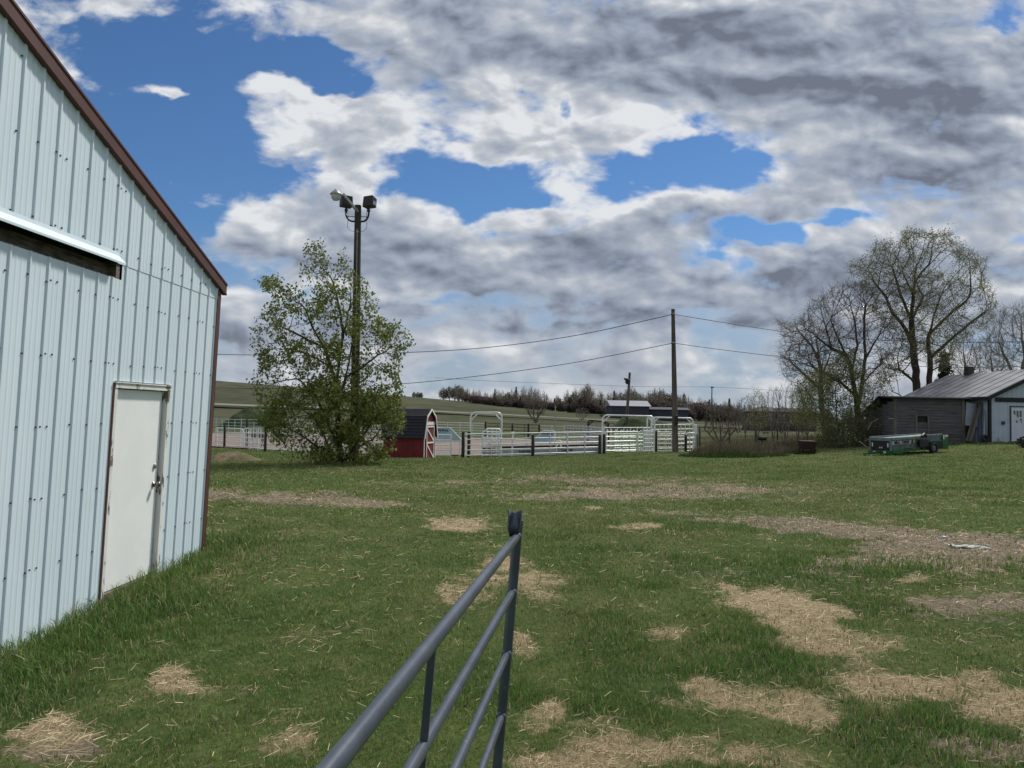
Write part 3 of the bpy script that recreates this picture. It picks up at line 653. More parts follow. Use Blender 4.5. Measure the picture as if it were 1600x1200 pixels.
# ------------------------------------------------------------------ light pole by the leafy tree
LP_D = 27.0
b_ = P(553, 724, LP_D); t_ = P(559.5, 321, LP_D); mpx = LP_D/F
lp = thing('yard_light_pole', (b_.x, b_.y, h(b_.x, b_.y)), 'tall dark wooden pole with floodlights and yard lamp rising through the leafy tree', 'light pole')
m_ = MB(); m_.tube([(b_.x, b_.y, b_.z-.3), tuple(b_.lerp(t_, .5)), tuple(t_)], [.175, .145, .118], 14); m_.build('pole', M['poledark'], lp)
cd = MB(); a = t_+Vector((.02, -.12, -.9)); cd.tube([a, b_.lerp(t_, .35)+Vector((.03, -.15, 0))], .018, 6); cd.build('conduit', M['grey'], lp)
top = t_
def up_(dx, dz, dy=0): return top+Vector((dx, dy, dz))
for sg, tx in ((-1, -.44), (1, .40)):
    ar = MB(); pts = [up_(sg*.06, -.60)]
    for k in range(9):
        a = math.pi/2*k/8; pts.append(up_(sg*(.17+(abs(tx)-.17)*math.sin(a)), -.60+.30*(1-math.cos(a))))
    pts += [up_(tx, -.10)]; ar.tube(pts, .034, 10); ar.tube([up_(tx, -.24), up_(tx, -.14)], .055, 10)
    ar.beam(up_(0, -.42), up_(tx*.93, -.42), .02, .02); arm = ar.build('bracket_arm', M['black'], lp)
    fx = MB(); ry = Matrix.Rotation(math.radians(-28 if sg > 0 else 35), 3, 'Z') @ Matrix.Rotation(math.radians(-8), 3, 'X')
    ce = up_(tx+(.02 if sg > 0 else .0), .13)
    hw, hh, hd_ = .215, .21, .17
    vv = [ce+ry @ Vector(v) for v in [(-hw, -hd_*.75, -hh), (hw, -hd_*.75, -hh), (hw, hd_, -hh*.9), (-hw, hd_, -hh*.9), (-hw, -hd_*.75, hh), (hw, -hd_*.75, hh), (hw*.92, hd_, hh*.8), (-hw*.92, hd_, hh*.8)]]
    fx.hexa(vv); fo = fx.build('floodlight', M['black'], lp, bevel=.02)
    gl = MB(); vv = [ce+ry @ Vector(v) for v in [(-hw*.85, hd_+.004, -hh*.75), (hw*.85, hd_+.004, -hh*.75), (hw*.8, hd_+.004, hh*.65), (-hw*.8, hd_+.004, hh*.65)]]; gl.prism(vv, (0, .006, 0)); gl.build('lens', M['glass'], fo)
    sp = MB(); vv = [ce+ry @ Vector(v) for v in [(hw+.003, -.06, -hh*.6), (hw+.003, .10, -hh*.6), (hw+.003, .10, hh*.1), (hw+.003, -.06, hh*.1)]]; sp.prism(vv, ry @ Vector((.01, 0, 0))); sp.build('side_plate', M['grey'], fo)
    wr = MB(); pts = [up_(tx*.85, -.02)]+[up_(tx*(.80-.45*k/8)+sg*.10*math.sin(k/8*math.pi), -.55-.42*math.sin(k/8*math.pi/2)) for k in range(9)]+[up_(0, -1.0, -.1)]
    wr.tube(pts, .008, 5); wr.build('cable', M['wire'], lp)
la = MB(); A0 = up_(.02, -.26, -.10); A1 = up_(-.40, .20, -.72); la.beam(A0, A1, .07, .09); arm = la.build('lamp_arm', M['grey'], lp)
L0 = up_(-.60, .14, -.95)
yl = MB(); yl.tube([L0+Vector((0, 0, .17)), L0+Vector((0, 0, .155)), L0+Vector((0, 0, .05)), L0+Vector((0, 0, -.0)), L0+Vector((0, 0, -.035))], [.02, .05, .15, .205, .205], 20); ylo = yl.build('lamp_hood', M['grey'], lp)
ln = MB(); ln.tube([L0+Vector((0, 0, -.03)), L0+Vector((0, 0, -.16)), L0+Vector((0, 0, -.235))], [.165, .16, .10], 20); ln.build('lamp_bowl', M['glass'], ylo)
jn = MB(); jn.tube([up_(.03, -1.02, -.12), up_(.03, -1.02, -.16)], .045, 8); jn.build('junction_box', M['grey'], lp)

# ------------------------------------------------------------------ power pole and wires
pb = P(1055.5, 707, 46); pt = P(1051.5, 483, 46)
pp = thing('power_pole', (pb.x, pb.y, h(pb.x, pb.y)), 'bare grey wooden power pole standing on the lawn before the white corral', 'utility pole')
m_ = MB(); m_.tube([(pb.x, pb.y, pb.z-.4), tuple(pb.lerp(pt, .5)), tuple(pt)], [.20, .155, .11], 14); m_.build('pole', M['pole'], pp)
bx = MB(); c_ = P(1056.5, 656, 45.8); bx.box(c_.x-.10, c_.x+.10, c_.y-.14, c_.y+.1, c_.z-.28, c_.z+.28); bx.build('meter_box', M['black'], pp, bevel=.03)
ins = []
for py in (491, 536):
    k = MB(); c_ = P(1052, py, 45.85); k.tube([c_, c_+Vector((0, 0, .10))], [.05, .03], 8); k.tube([c_+Vector((-.16, 0, 0)), c_+Vector((.16, 0, 0))], .02, 6); k.build('insulator', M['grey'], pp); ins.append(c_)
def wire(name, pts, r, label, group=None):
    """smooth curve through (px,py,d) points"""
    w_ = [P(*p) if not isinstance(p, Vector) else p for p in pts]; out = []
    for i in range(len(w_)-1):
        p0 = w_[max(i-1, 0)]; p1 = w_[i]; p2 = w_[i+1]; p3 = w_[min(i+2, len(w_)-1)]
        for k in range(10):
            t = k/10; out.append(.5*((2*p1)+(-p0+p2)*t+(2*p0-5*p1+4*p2-p3)*t*t+(-p0+3*p1-3*p2+p3)*t**3))
    out.append(w_[-1]); m = MB(); m.tube(out, r, 5); o = m.build(name, M['wire'], None, w_[0]); tag(o, label, 'cable', group); return o
wire('overhead_wire', [ins[0], (900,524,47), (760,543,48), (630,551,49), (480,555,50), (350,554,51), (250,552,52)], .022, 'upper black wire running left from the power pole behind the leafy tree')
wire('overhead_wire', [ins[1], (900,566,47), (760,586,48), (630,599.5,49), (480,607,50), (340,606,51), (240,603,52)], .020, 'lower black wire running left from the power pole towards the barn')
wire('overhead_wire', [ins[0], (1150,507,47), (1240,520,48), (1350,530,50), (1500,535,53), (1640,532,56)], .022, 'upper black wire running right from the power pole into the bare trees')
wire('overhead_wire', [ins[1], (1140,548,47), (1230,558,48), (1340,566,50), (1480,574,54), (1640,572,60)], .020, 'lower black wire running right from the power pole over the white building')
fp = P(1111.5, 645, 190); ft = P(1112.5, 604, 190)
o = thing('far_pole', (fp.x, fp.y, h(fp.x, fp.y)), 'distant utility pole with a short crossarm beyond the fields', 'utility pole')
m_ = MB(); m_.tube([(fp.x, fp.y, h(fp.x, fp.y)-.5), tuple(ft)], [.19, .13], 8); m_.build('pole', M['pole'], o)
m_ = MB(); m_.beam(ft+Vector((-.4, 0, -.2)), ft+Vector((.5, 0, -.2)), .2, .25); m_.build('crossarm', M['poledark'], o)
wire('far_wire', [P(1112, 604.5, 190), (1000,604,195), (860,599,200), (760,595,205), (680,590,210)], .035, 'faint far wire left of the distant pole above the treeline')
wire('far_wire', [P(1112, 604.5, 190), (1180,608,185), (1260,613,180), (1340,615,176)], .035, 'faint far wire right of the distant pole behind the bare trees')
# distant arena floodlight pole
a = P(978, 672, 98); b2 = P(984, 582, 98); o = thing('arena_light_pole', (a.x, a.y, h(a.x, a.y)), 'weathered leaning pole with one black floodlight in front of the slate shed', 'light pole')
m_ = MB(); m_.tube([(a.x, a.y, h(a.x, a.y)-.4), tuple(a.lerp(b2, .5)), tuple(b2)], [.22, .19, .15], 10); m_.build('pole', M['pole'], o)
m_ = MB(); c_ = P(981.5, 594.5, 97.6); m_.tube([c_+Vector((-.55, 0, .28)), c_+Vector((-.15, 0, .05)), c_+Vector((.1, 0, 0))], [.10, .22, .20], 8); m_.tube([c_+Vector((-.3, 0, -.35)), c_+Vector((.1, 0, -.1))], [.26, .12], 8); m_.build('floodlight', M['black'], o)

# ------------------------------------------------------------------ little red gambrel shed
def shed():
    f0 = P(661, 717, 36.0)          # nearer front corner
    # front face runs from f0 (near, left) to the right and back; the long side faces the camera
    fr = Vector((.215, 1.0, 0)).normalized(); sd2 = Vector((-1, .10, 0)).normalized()
    Lw, Wd, z0 = 2.0, 1.75, f0.z-.02; ey = 1.14; kz, pz = 2.08, 2.46
    org = Vector((f0.x, f0.y, 0))
    def S(u, v, z): p = org+sd2*u+fr*v; return (p.x, p.y, z0+z)
    o = thing('small_red_shed', S(0, 0, 0), 'small red gambrel shed with black shingles beside the leafy tree', 'shed')
    kv, mv = .20, Wd/2; prof = [(-.14, ey-.12), (kv, kz), (mv, pz), (Wd-kv, kz), (Wd+.14, ey-.12)]
    w = MB(); gz = [(0, -.15), (0, ey), (kv+.03, kz-.06), (mv, pz-.07), (Wd-kv-.03, kz-.06), (Wd, ey), (Wd, -.15)]
    w.prism([S(0, v, z) for v, z in gz], sd2*Lw); w.build('walls', M['redwood'], o)
    def slope(i, j, name):
        r = MB(); (va, za), (vb, zb) = prof[i], prof[j]; rows = 7
        for k in range(rows):
            a, b = k/rows, (k+1)/rows; v0, z_0 = va+(vb-va)*a, za+(zb-za)*a; v1, z_1 = va+(vb-va)*b, za+(zb-za)*b
            nx = -(zb-za); nz = (vb-va)
            if nz < 0: nx, nz = -nx, -nz
            ln_ = math.hypot(nx, nz); nx /= ln_; nz /= ln_
            q = [(v0, z_0, .0), (v0, z_0, .045), (v1, z_1, .012), (v1, z_1, 0)] if i < 2 else [(v0, z_0, 0), (v0, z_0, .012), (v1, z_1, .045), (v1, z_1, 0)]
            r.prism([S(-.10, v+nx*e_, z+nz*e_) for v, z, e_ in q], sd2*(Lw+.18))
        r.build(name, M['shingle'], o)
    for i in range(4): slope(i, i+1, 'roof_slope')
    tr = MB()
    def bar(v0, z_0, v1, z_1, w_=.10, d=.03):
        tr.beam(S(-d, v0, z_0), S(-d, v1, z_1), w_, .035, 0, tuple(sd2))
    for i in range(4): bar(prof[i][0], prof[i][1]-.03, prof[i+1][0], prof[i+1][1]-.03, .09, .115)
    bar(0.03, -.1, .03, ey-.05, .07); bar(Wd-.03, -.1, Wd-.03, ey-.05, .07); bar(.12, 1.74, Wd-.12, 1.74, .16)
    tr.build('white_trim', M['whitetrim'], o)
    d = MB(); d.prism([S(-.035, .33, -.05), S(-.035, 1.45, -.05), S(-.035, 1.45, 1.62), S(-.035, .33, 1.62)], sd2*.02); dd = d.build('barn_door', M['redwood'], o)
    tr = MB()
    for a in ((.33, -.05, .33, 1.62), (1.45, -.05, 1.45, 1.62), (.33, 1.58, 1.45, 1.58), (.33, .78, 1.45, .78), (.33, 1.5, 1.45, .84), (.33, .72, 1.45, 0.0)): bar(*a, .075, .05)
    tr.build('cross_braces', M['whitetrim'], dd)
shed()
# ------------------------------------------------------------------ pipe fences of the arena and corral
def place(o, a, b, L0=None):
    """stand a panel built along +x from the origin between ground points a and b"""
    d = b-a; L = Vector((d.x, d.y, 0)).length
    o.location = a; o.rotation_euler = (0, -math.atan2(d.z, L), math.atan2(d.y, d.x)); o.scale = (L/L0, 1, 1)
def make_panel(name, label, cat, group, m, L=3.6, ht=1.45, rails=5, ups=(.33, .67), low=.16, r=.034, parts=True, tall_ends=0, round_ends=True):
    o = thing(name, (0, 0, 0), label, cat, group)
    f = MB(); rr = .14 if round_ends else 0
    if round_ends: pts = [(0, 0, -.05), (0, 0, ht-rr), (rr*.3, 0, ht-rr*.3), (rr, 0, ht), (L-rr, 0, ht), (L-rr*.3, 0, ht-rr*.3), (L, 0, ht-rr), (L, 0, -.05)]
    else: pts = [(0, 0, -.05), (0, 0, ht+tall_ends)]; f.tube([(L, 0, -.05), (L, 0, ht+tall_ends)], r*1.15, 8); f.tube([(0, 0, ht), (L, 0, ht)], r, 8)
    f.tube(pts, r*1.15, 8); f.build('frame', m, o)
    for k in range(rails-1):
        z = low+(ht-low)*k/(rails-1); q = MB(); q.tube([(0, 0, z), (L, 0, z)], r, 6); q.build('rail', m, o)
    for u in ups:
        q = MB(); q.beam((L*u, -.012, .0), (L*u, -.012, ht), r*1.5, r*1.2, 0, (1, 0, 0)); q.build('upright', m, o)
    return o
def run(proto, pts, L0, first=True):
    """repeat the proto between successive ground points given as (px, d); long stretches are divided"""
    g = [G(*p) for p in pts]; seg = []
    for a, b in zip(g[:-1], g[1:]):
        n = max(1, round((b-a).length/L0))
        for k in range(n):
            p, q = a.lerp(b, k/n), a.lerp(b, (k+1)/n); p.z = h(p.x, p.y); q.z = h(q.x, q.y); seg.append((p, q))
    base = proto['label']
    for i, (p, q) in enumerate(seg):
        o = proto if i == 0 else copy_tree(proto); place(o, p, q, L0)
        if len(seg) > 1: o['label'] = base+', '+ORD[i]+' from the left'
    return seg
ORD = ('first second third fourth fifth sixth seventh eighth ninth tenth eleventh twelfth thirteenth fourteenth fifteenth sixteenth seventeenth eighteenth nineteenth twentieth twentyfirst twentysecond twentythird twentyfourth twentyfifth').split()
# near fence right of the red shed: light rails across the front of the arena
pr = make_panel('pipe_fence', 'white five-rail panel of the arena front fence', 'fence panel', 'front fence panels of the arena', M['pipe'], 3.2, 1.46, 5, (.5,), round_ends=False)
run(pr, [(727, 45.2), (833, 46.5), (941, 48.4)], 3.2)
pr = make_panel('pipe_fence', 'white pipe panel between the red shed and the first black post', 'fence panel', 'panels beside the red shed', M['pipe'], 2.0, 1.40, 5, (.55,), round_ends=False)
run(pr, [(652, 45.6), (722, 45.2)], 2.6)
# left stretch behind the tree
pr = make_panel('white_pipe_gate', 'white rounded gate in the arena fence beside the brown barn corner', 'gate', None, M['pipe'], 2.1, 1.5, 5, (.06, .93))
place(pr, G(338, 57), G(380, 56.4), 2.1)
pr = make_panel('pipe_fence', 'white pipe panel behind the leafy tree', 'fence panel', 'arena fence behind the leafy tree', M['pipe'], 3.2, 1.55, 5, (.4, .8), round_ends=False)
run(pr, [(382, 56), (417, 48.5), (480, 47.4), (645, 45.8)], 3.2)
pr = make_panel('pipe_fence', 'pale green-white panel of the far left arena side', 'fence panel', 'far arena fence on the left', M['pipegreen'], 3.6, 1.65, 5, (.25, .5, .75), r=.032, round_ends=False, tall_ends=.12)
run(pr, [(300, 88), (418, 84), (560, 83)], 3.6)
# far side
pr = make_panel('pipe_fence', 'grey-white panel of the far arena side right of the shed', 'fence panel', 'far arena fence right of the shed', M['pipe'], 3.6, 1.55, 6, (.5,), r=.03, round_ends=False)
run(pr, [(560, 83), (680, 82), (758, 82)], 3.6)
pr = make_panel('rusty_pipe_fence', 'dark rusty pipe panel of the far arena side', 'fence panel', 'dark panels of the far arena fence', M['piperust'], 3.4, 1.6, 5, (.45,), r=.042, round_ends=False, tall_ends=.1)
run(pr, [(759, 82), (843, 81)], 3.4)
pr = make_panel('pipe_fence', 'thin pale far panel behind the flagpole', 'fence panel', 'far arena fence behind the flagpole', M['pipe'], 3.6, 1.5, 5, (.5,), r=.026, round_ends=False)
run(pr, [(844, 81), (882, 80)], 3.6)
pr = make_panel('alley_fence', 'pale lilac panel of the return alley', 'fence panel', 'lilac return alley panels', M['lilac'], 2.6, 1.6, 6, (.33, .67), r=.034, round_ends=False, tall_ends=.14)
run(pr, [(883, 79), (911, 74), (944, 62)], 2.6)
def posts(name, label, group, lst, m, r=.075):
    pr = None
    for i_, (px, d, ht) in enumerate(sorted(lst)):
        g = G(px, d)
        if pr is None:
            mb = MB(); mb.tube([(g.x, g.y, g.z-.3), (g.x, g.y, g.z+ht), (g.x, g.y, g.z+ht+.02)], [r, r, r*.6], 8); pr = mb.build(name, m, None, (g.x, g.y, g.z)); tag(pr, label, 'fence post', group); o = pr; b = ht
        else: o = pr.copy(); COL.objects.link(o)
        o.location = g; o.scale = (1, 1, ht/b); o['label'] = label+', '+ORD[i_]+' from the left'
posts('fence_post', 'black post of the arena front fence', 'black posts of the front fence', [(724.5, 45, 1.6), (733.5, 45.8, 1.6), (833.5, 46.3, 1.35), (938, 48.2, 1.25), (944.5, 48.6, 1.3)], M['post'], .10)
posts('fence_post', 'black post between barn corner and leafy tree', 'black posts left of the tree', [(352, 56.6, 1.75), (386.5, 56, 2.2), (416, 48.3, 1.6)], M['post'], .09)
posts('fence_post', 'black corral post near the power pole', 'black corral posts', [(1025.5, 52.3, 1.5), (1072, 52.8, 1.25), (1088.5, 53.2, 1.3)], M['post'], .10)
posts('fence_post', 'weathered wooden post of the field fence', 'wooden field fence posts', [(1093.5, 58, 1.65), (1181, 54, 1.5), (1140, 62, 1.3), (1215, 66, 1.3)], M['poledark'], .075)
posts('fence_post', 'dark post of the far arena side', 'dark posts of the far fence', [(759, 81.6, 1.75), (801, 81.4, 1.5), (843, 80.6, 1.6), (680, 82, 1.6), (826, 81.2, 1.7)], M['post'], .11)
# thin field-fence wires
for k, z in enumerate((.5, .95)):
    w_ = [G(1093, 58), G(1140, 62), G(1215, 66)]; m = MB(); m.tube([p+Vector((0, 0, z)) for p in w_], .012, 4); tag(m.build('fence_wire', M['wire'], None, w_[0]), ['lower', 'upper'][k]+' strand of wire strung between the wooden field posts', 'wire')

def arch(px0, px1, d, top_py, label, m, braces=(1, 1), r=.055, leg0=True, d1=None, top1=None):
    d1 = d1 or d; a, b = G(px0, d), G(px1, d1); ta, tb = P(px0, top_py, d), P(px1, top1 or top_py, d1)
    za, zb = ta.z, tb.z; u = (Vector((b.x, b.y, 0))-Vector((a.x, a.y, 0))); L = u.length; u.normalize(); c = .32
    o = thing('white_pipe_arch' if m is not M['black'] else 'black_pipe_arch', a, label, 'pipe arch')
    A = lambda t, z: Vector((a.x, a.y, 0))+u*t+Vector((0, 0, z+(zb-za)*t/L))
    f = MB(); pts = [A(0, a.z-.05), A(0, za-c)]
    for k in range(1, 6): q = math.pi/2*k/6; pts.append(A(c*(1-math.cos(q)), za-c+c*math.sin(q)))
    pts += [A(c, za), A(L-c, za)]
    for k in range(1, 6): q = math.pi/2*k/6; pts.append(A(L-c+c*math.sin(q), za-c+c*math.cos(q)))
    pts += [A(L, za-c), Vector((b.x, b.y, b.z-.05))]
    f.tube(pts, r, 10); f.build('arch_pipe', m, o)
    for on, t0, t1 in ((braces[0], 0, .5), (braces[1], L, L-.5)):
        if on: q = MB(); q.tube([A(t0, za-.52), A(t1, za-.02)], r*.75, 8); q.build('brace', m, o)
    return o
arch(735.5, 784, 46.4, 644.5, 'tall white pipe arch over the bucking chute right of the red shed', M['pipe'])
arch(941.5, 1022.5, 49.6, 648.5, 'tall white pipe arch at the left end of the corral, nearest the black posts', M['pipe'], top1=650.5)
arch(1011.5, 1018, 55, 650, 'narrow white double-post arch between the two big corral arches', M['pipe'], (0, 0))
arch(1018.5, 1083.5, 54, 652, 'tall white pipe arch behind the power pole', M['pipe'], (1, 1), top1=653.5)
arch(919, 951, 72, 656.5, 'small black pipe arch above the lilac alley panels', M['black'], (1, 1), .085, top1=659)

# corral panels: close white rails
pr = make_panel('corral_fence', 'front white corral panel right of the black post pair', 'fence panel', 'front corral panels', M['pipe'], 2.2, 1.45, 5, (.02, .98), r=.04, low=.2, round_ends=False)
run(pr, [(946, 49.0), (1006, 50.4)], 2.6)
pr = make_panel('corral_fence', 'angled white corral panel by the middle black post', 'fence panel', 'angled corral panels', M['pipe'], 2.2, 1.5, 6, (.3, .7), r=.036, low=.12, round_ends=False, tall_ends=.1)
run(pr, [(1006, 50.4), (1024, 54.5)], 2.2); 
pr = make_panel('corral_fence', 'white corral panel behind the power pole', 'fence panel', 'corral panels behind the power pole', M['pipe'], 2.2, 1.45, 6, (.5,), r=.034, low=.1, round_ends=False)
run(pr, [(1026, 52.6), (1072, 52.8)], 2.2)
pr = make_panel('corral_fence', 'rightmost white corral panel between the two right black posts', 'fence panel', None, M['pipe'], 1.0, 1.4, 5, (.35,), r=.034, low=.12)
place(pr, G(1073, 52.9), G(1088, 53.1), 1.0)
pr = make_panel('alley_fence', 'barred white back alley panel above the front corral', 'fence panel', 'back alley panels of the corral', M['pipe'], 2.4, 1.75, 6, (.0, .17, .34, .5, .67, .84), r=.034, low=.1, round_ends=False, tall_ends=.08)
run(pr, [(944, 55), (1006, 56), (1016, 56.3)], 2.4)
pr = make_panel('alley_fence', 'pale green-white inner alley panel in the corral', 'fence panel', 'inner alley panels', M['pipegreen'], 2.4, 1.3, 6, (.25, .5, .75), r=.034, low=.08, round_ends=False)
run(pr, [(960, 52), (1008, 53)], 2.4)
pr = make_panel('alley_fence', 'white back alley panel under the right arch', 'fence panel', 'right alley panels', M['pipe'], 2.4, 1.95, 6, (.2, .4, .6, .8), r=.032, low=.1, round_ends=False)
run(pr, [(1018, 57.5), (1085, 58.5), (1089, 54)], 2.4)
# round post caps of the alley
cap = None
for i, px in enumerate((949, 955, 962, 971, 980, 990, 1001.5, 1006, 1028, 1041)):
    g = G(px, 55.6 if px < 1010 else 57.3); c = P(px, 672.5+(px-950)*.022, 55.5 if px < 1010 else 57.2); m = MB()
    m.tube([(g.x, g.y, g.z), (c.x, c.y, c.z-.07)], .04, 8); m.tube([(c.x, c.y, c.z-.09), (c.x, c.y, c.z-.05), (c.x, c.y, c.z+.03), (c.x, c.y, c.z+.08)], [.04, .085, .085, .03], 8)
    tag(m.build('capped_post', M['whitetrim'], None, g), 'white round-capped post above the corral alley panels, '+ORD[i]+' from the left', 'fence post', 'round-capped alley posts')

# roping boxes with printed sheet panels
def text(s, mid, right, size, m, parent, name, up=(0, 0, 1)):
    cu = bpy.data.curves.new(name, 'FONT'); cu.body = s; cu.align_x = 'CENTER'; cu.align_y = 'CENTER'; cu.size = size; cu.extrude = .004; cu.offset = size*.03
    t = bpy.data.objects.new('tmp', cu); COL.objects.link(t); dg = bpy.context.evaluated_depsgraph_get(); me = bpy.data.meshes.new_from_object(t.evaluated_get(dg))
    bpy.data.objects.remove(t); me.name = name; me.materials.clear(); me.materials.append(m)
    R = Vector(right).normalized(); U = Vector(up); Nn = R.cross(U).normalized(); U = Nn.cross(R)
    mt = Matrix((R, U, Nn)).transposed().to_4x4(); mt.translation = Vector(mid)-origin_of(parent); me.transform(mt)
    o = bpy.data.objects.new(name, me); COL.objects.link(o); o.parent = parent; return o
def box_panel(px0, px1, d, tops, bot, tx, txpy, label, slope_right):
    """sheeted roping-box side: polygon in the plane y=d"""
    a = G(px0, d); o = thing('roping_box', a, label, 'roping box')
    poly = [P(x, y, d) for x, y in tops]; s = MB(); s.prism(poly, (0, .02, 0)); so = s.build('sheet', M['sheetblue'], o)
    f = MB(); n = len(poly)
    for i in range(n): f.tube([poly[i], poly[(i+1) % n]], .035, 6)
    f.build('frame', M['pipe'], o)
    for px in (px0, px1):
        l = MB(); g = G(px, d); l.tube([(g.x, g.y, g.z), tuple(P(px, bot, d))], .04, 8); l.build('leg', M['pipe'], o)
    bp = MB(); q = [P(tx-9, txpy-3.3, d-.03), P(tx+9, txpy-3.3, d-.03), P(tx+9, txpy+3.3, d-.03), P(tx-9, txpy+3.3, d-.03)]; bp.prism(list(reversed(q)), (0, .015, 0)); bo = bp.build('name_plate', M['sheetblue'], so)
    text('Priefert', P(tx, txpy, d-.06), (1, 0, 0), .24, M['text'], so, 'lettering')
    return o
box_panel(677, 719, 47.5, [(675, 668), (703, 668), (720, 686.5), (720, 689), (675, 689)], 689, 691, 672.3, 'pale blue sheeted roping box side just right of the red shed', True)
box_panel(832, 867, 50, [(831, 691), (849, 672.5), (866, 673.5), (866, 690)], 690, 855, 677.5, 'pale blue sheeted roping box side left of the thin flagpole', False)
a = G(867.3, 49.8); m = MB(); m.beam((a.x, a.y, a.z-.1), tuple(P(867.3, 673, 49.8)), .14, .10, 0, (0, 1, 0)); tag(m.build('white_box_post', M['whitetrim'], None, a), 'thick white post at the right edge of the middle roping box', 'post')
a = G(801.3, 46.9); m = MB(); t = P(801.3, 678, 46.9); m.beam((a.x, a.y, a.z-.1), tuple(t), .13, .10, 0, (0, 1, 0)); m.box(t.x-.12, t.x+.12, t.y-.09, t.y+.09, t.z-.02, t.z+.14); tag(m.build('white_latch_post', M['whitetrim'], None, a), 'white square post with a block cap between chute and roping box', 'post')
# low white rail with short legs
o = thing('low_barrier', G(801, 48.3), 'low white barrier rail on short legs in front of the middle roping box', 'rail'); A = P(803, 686.5, 48.3); B = P(830, 688, 48.3); m = MB(); m.tube([A, B], .04, 8); m.build('top_rail', M['whitetrim'], o)
for px in (823, 844.5):
    m = MB(); g = G(px, 48.2); m.beam((g.x, g.y, g.z), tuple(P(px, 691, 48.2)), .11, .08, 0, (0, 1, 0)); m.build('leg', M['whitetrim'], o)
m = MB(); m.tube([P(803, 699, 48.3), P(868, 700, 48.3)], .06, 8); m.build('bottom_rail', M['whitetrim'], o)
# flagpole
a = G(867.8, 60); t = P(868, 633, 60); o = thing('thin_flagpole', a, 'thin pale flagpole standing in the arena', 'flagpole'); m = MB(); m.tube([a, t], [.06, .035], 8); m.build('pole', M['grey'], o); m = MB(); m.tube([P(866, 636.5, 60), P(870, 636.5, 60)], .02, 5); m.build('cleat', M['grey'], o)
# bucking chute: a cage of white bars
c0 = P(754, 712, 46.9)
o = thing('bucking_chute', G(768, 47.4), 'white barred metal chute under the left arch', 'livestock chute')
def CP(px, py, dd): return P(px, py, dd)
z0 = G(768, 47.4).z
x0, x1 = P(753.5, 700, 47.4).x, P(783, 700, 47.4).x; y0, y1 = 47.0, 48.3
side = [(x0, .75), (x0, 1.55), (x0+.28, 1.78), (x1-.15, 1.78), (x1, 1.6), (x1, .1)]
for yy in (y0, y1):
    m = MB(); m.tube([(x, yy, z0+z) for x, z in side], .038, 8); m.tube([(x0, yy, z0+.75), (x0, yy, z0)], .035, 8)
    m.build('side_frame', M['whitetrim'], o)
    for z in (.35, .6, .82, 1.02, 1.22, 1.42, 1.6): m = MB(); m.tube([(x0+.0, yy, z0+z), (x1, yy, z0+z)], .026, 6); m.build('bar', M['pipe'], o)
    for k in range(1, 4): m = MB(); x = x0+(x1-x0)*k/4; m.tube([(x, yy+.02, z0+.1), (x, yy+.02, z0+1.76)], .026, 6); m.build('upright', M['pipe'], o)
m = MB()
for z in (1.78, 1.3): m.tube([(x0+.28, y0, z0+z), (x0+.28, y1, z0+z)], .03, 6); m.tube([(x1-.15, y0, z0+z), (x1-.15, y1, z0+z)], .03, 6)
m.build('cross_bars', M['pipe'], o)
for k in range(3): m = MB(); x = x0+.28+.36*k; m.add([(x, y0-.04, z0+.72), (x+.3, y0-.04, z0+.72), (x+.22, y0-.04, z0+.95), (x+.15, y0-.04, z0+.98), (x, y0-.02, z0+.72), (x+.3, y0-.02, z0+.72), (x+.22, y0-.02, z0+.95), (x+.15, y0-.02, z0+.98)], [(0, 1, 2, 3), (7, 6, 5, 4), (0, 4, 5, 1), (1, 5, 6, 2), (2, 6, 7, 3), (3, 7, 4, 0)]); m.build('white_flap', M['whitetrim'], o)
# squat white wheel-like hoop and scattered white items
c = P(873.5, 693, 48.9); m = MB(); m.tube([c+Vector((.16*math.cos(a*.5), 0, .20*math.sin(a*.5))) for a in range(-2, 9)], .045, 8); g = G(874, 48.9); m.tube([c+Vector((.14, 0, -.15)), (c.x+.14, c.y, g.z)], .04, 8); tag(m.build('white_hoop', M['whitetrim'], None, g), 'curved white hoop on a leg right of the flagpole base', 'hoop')
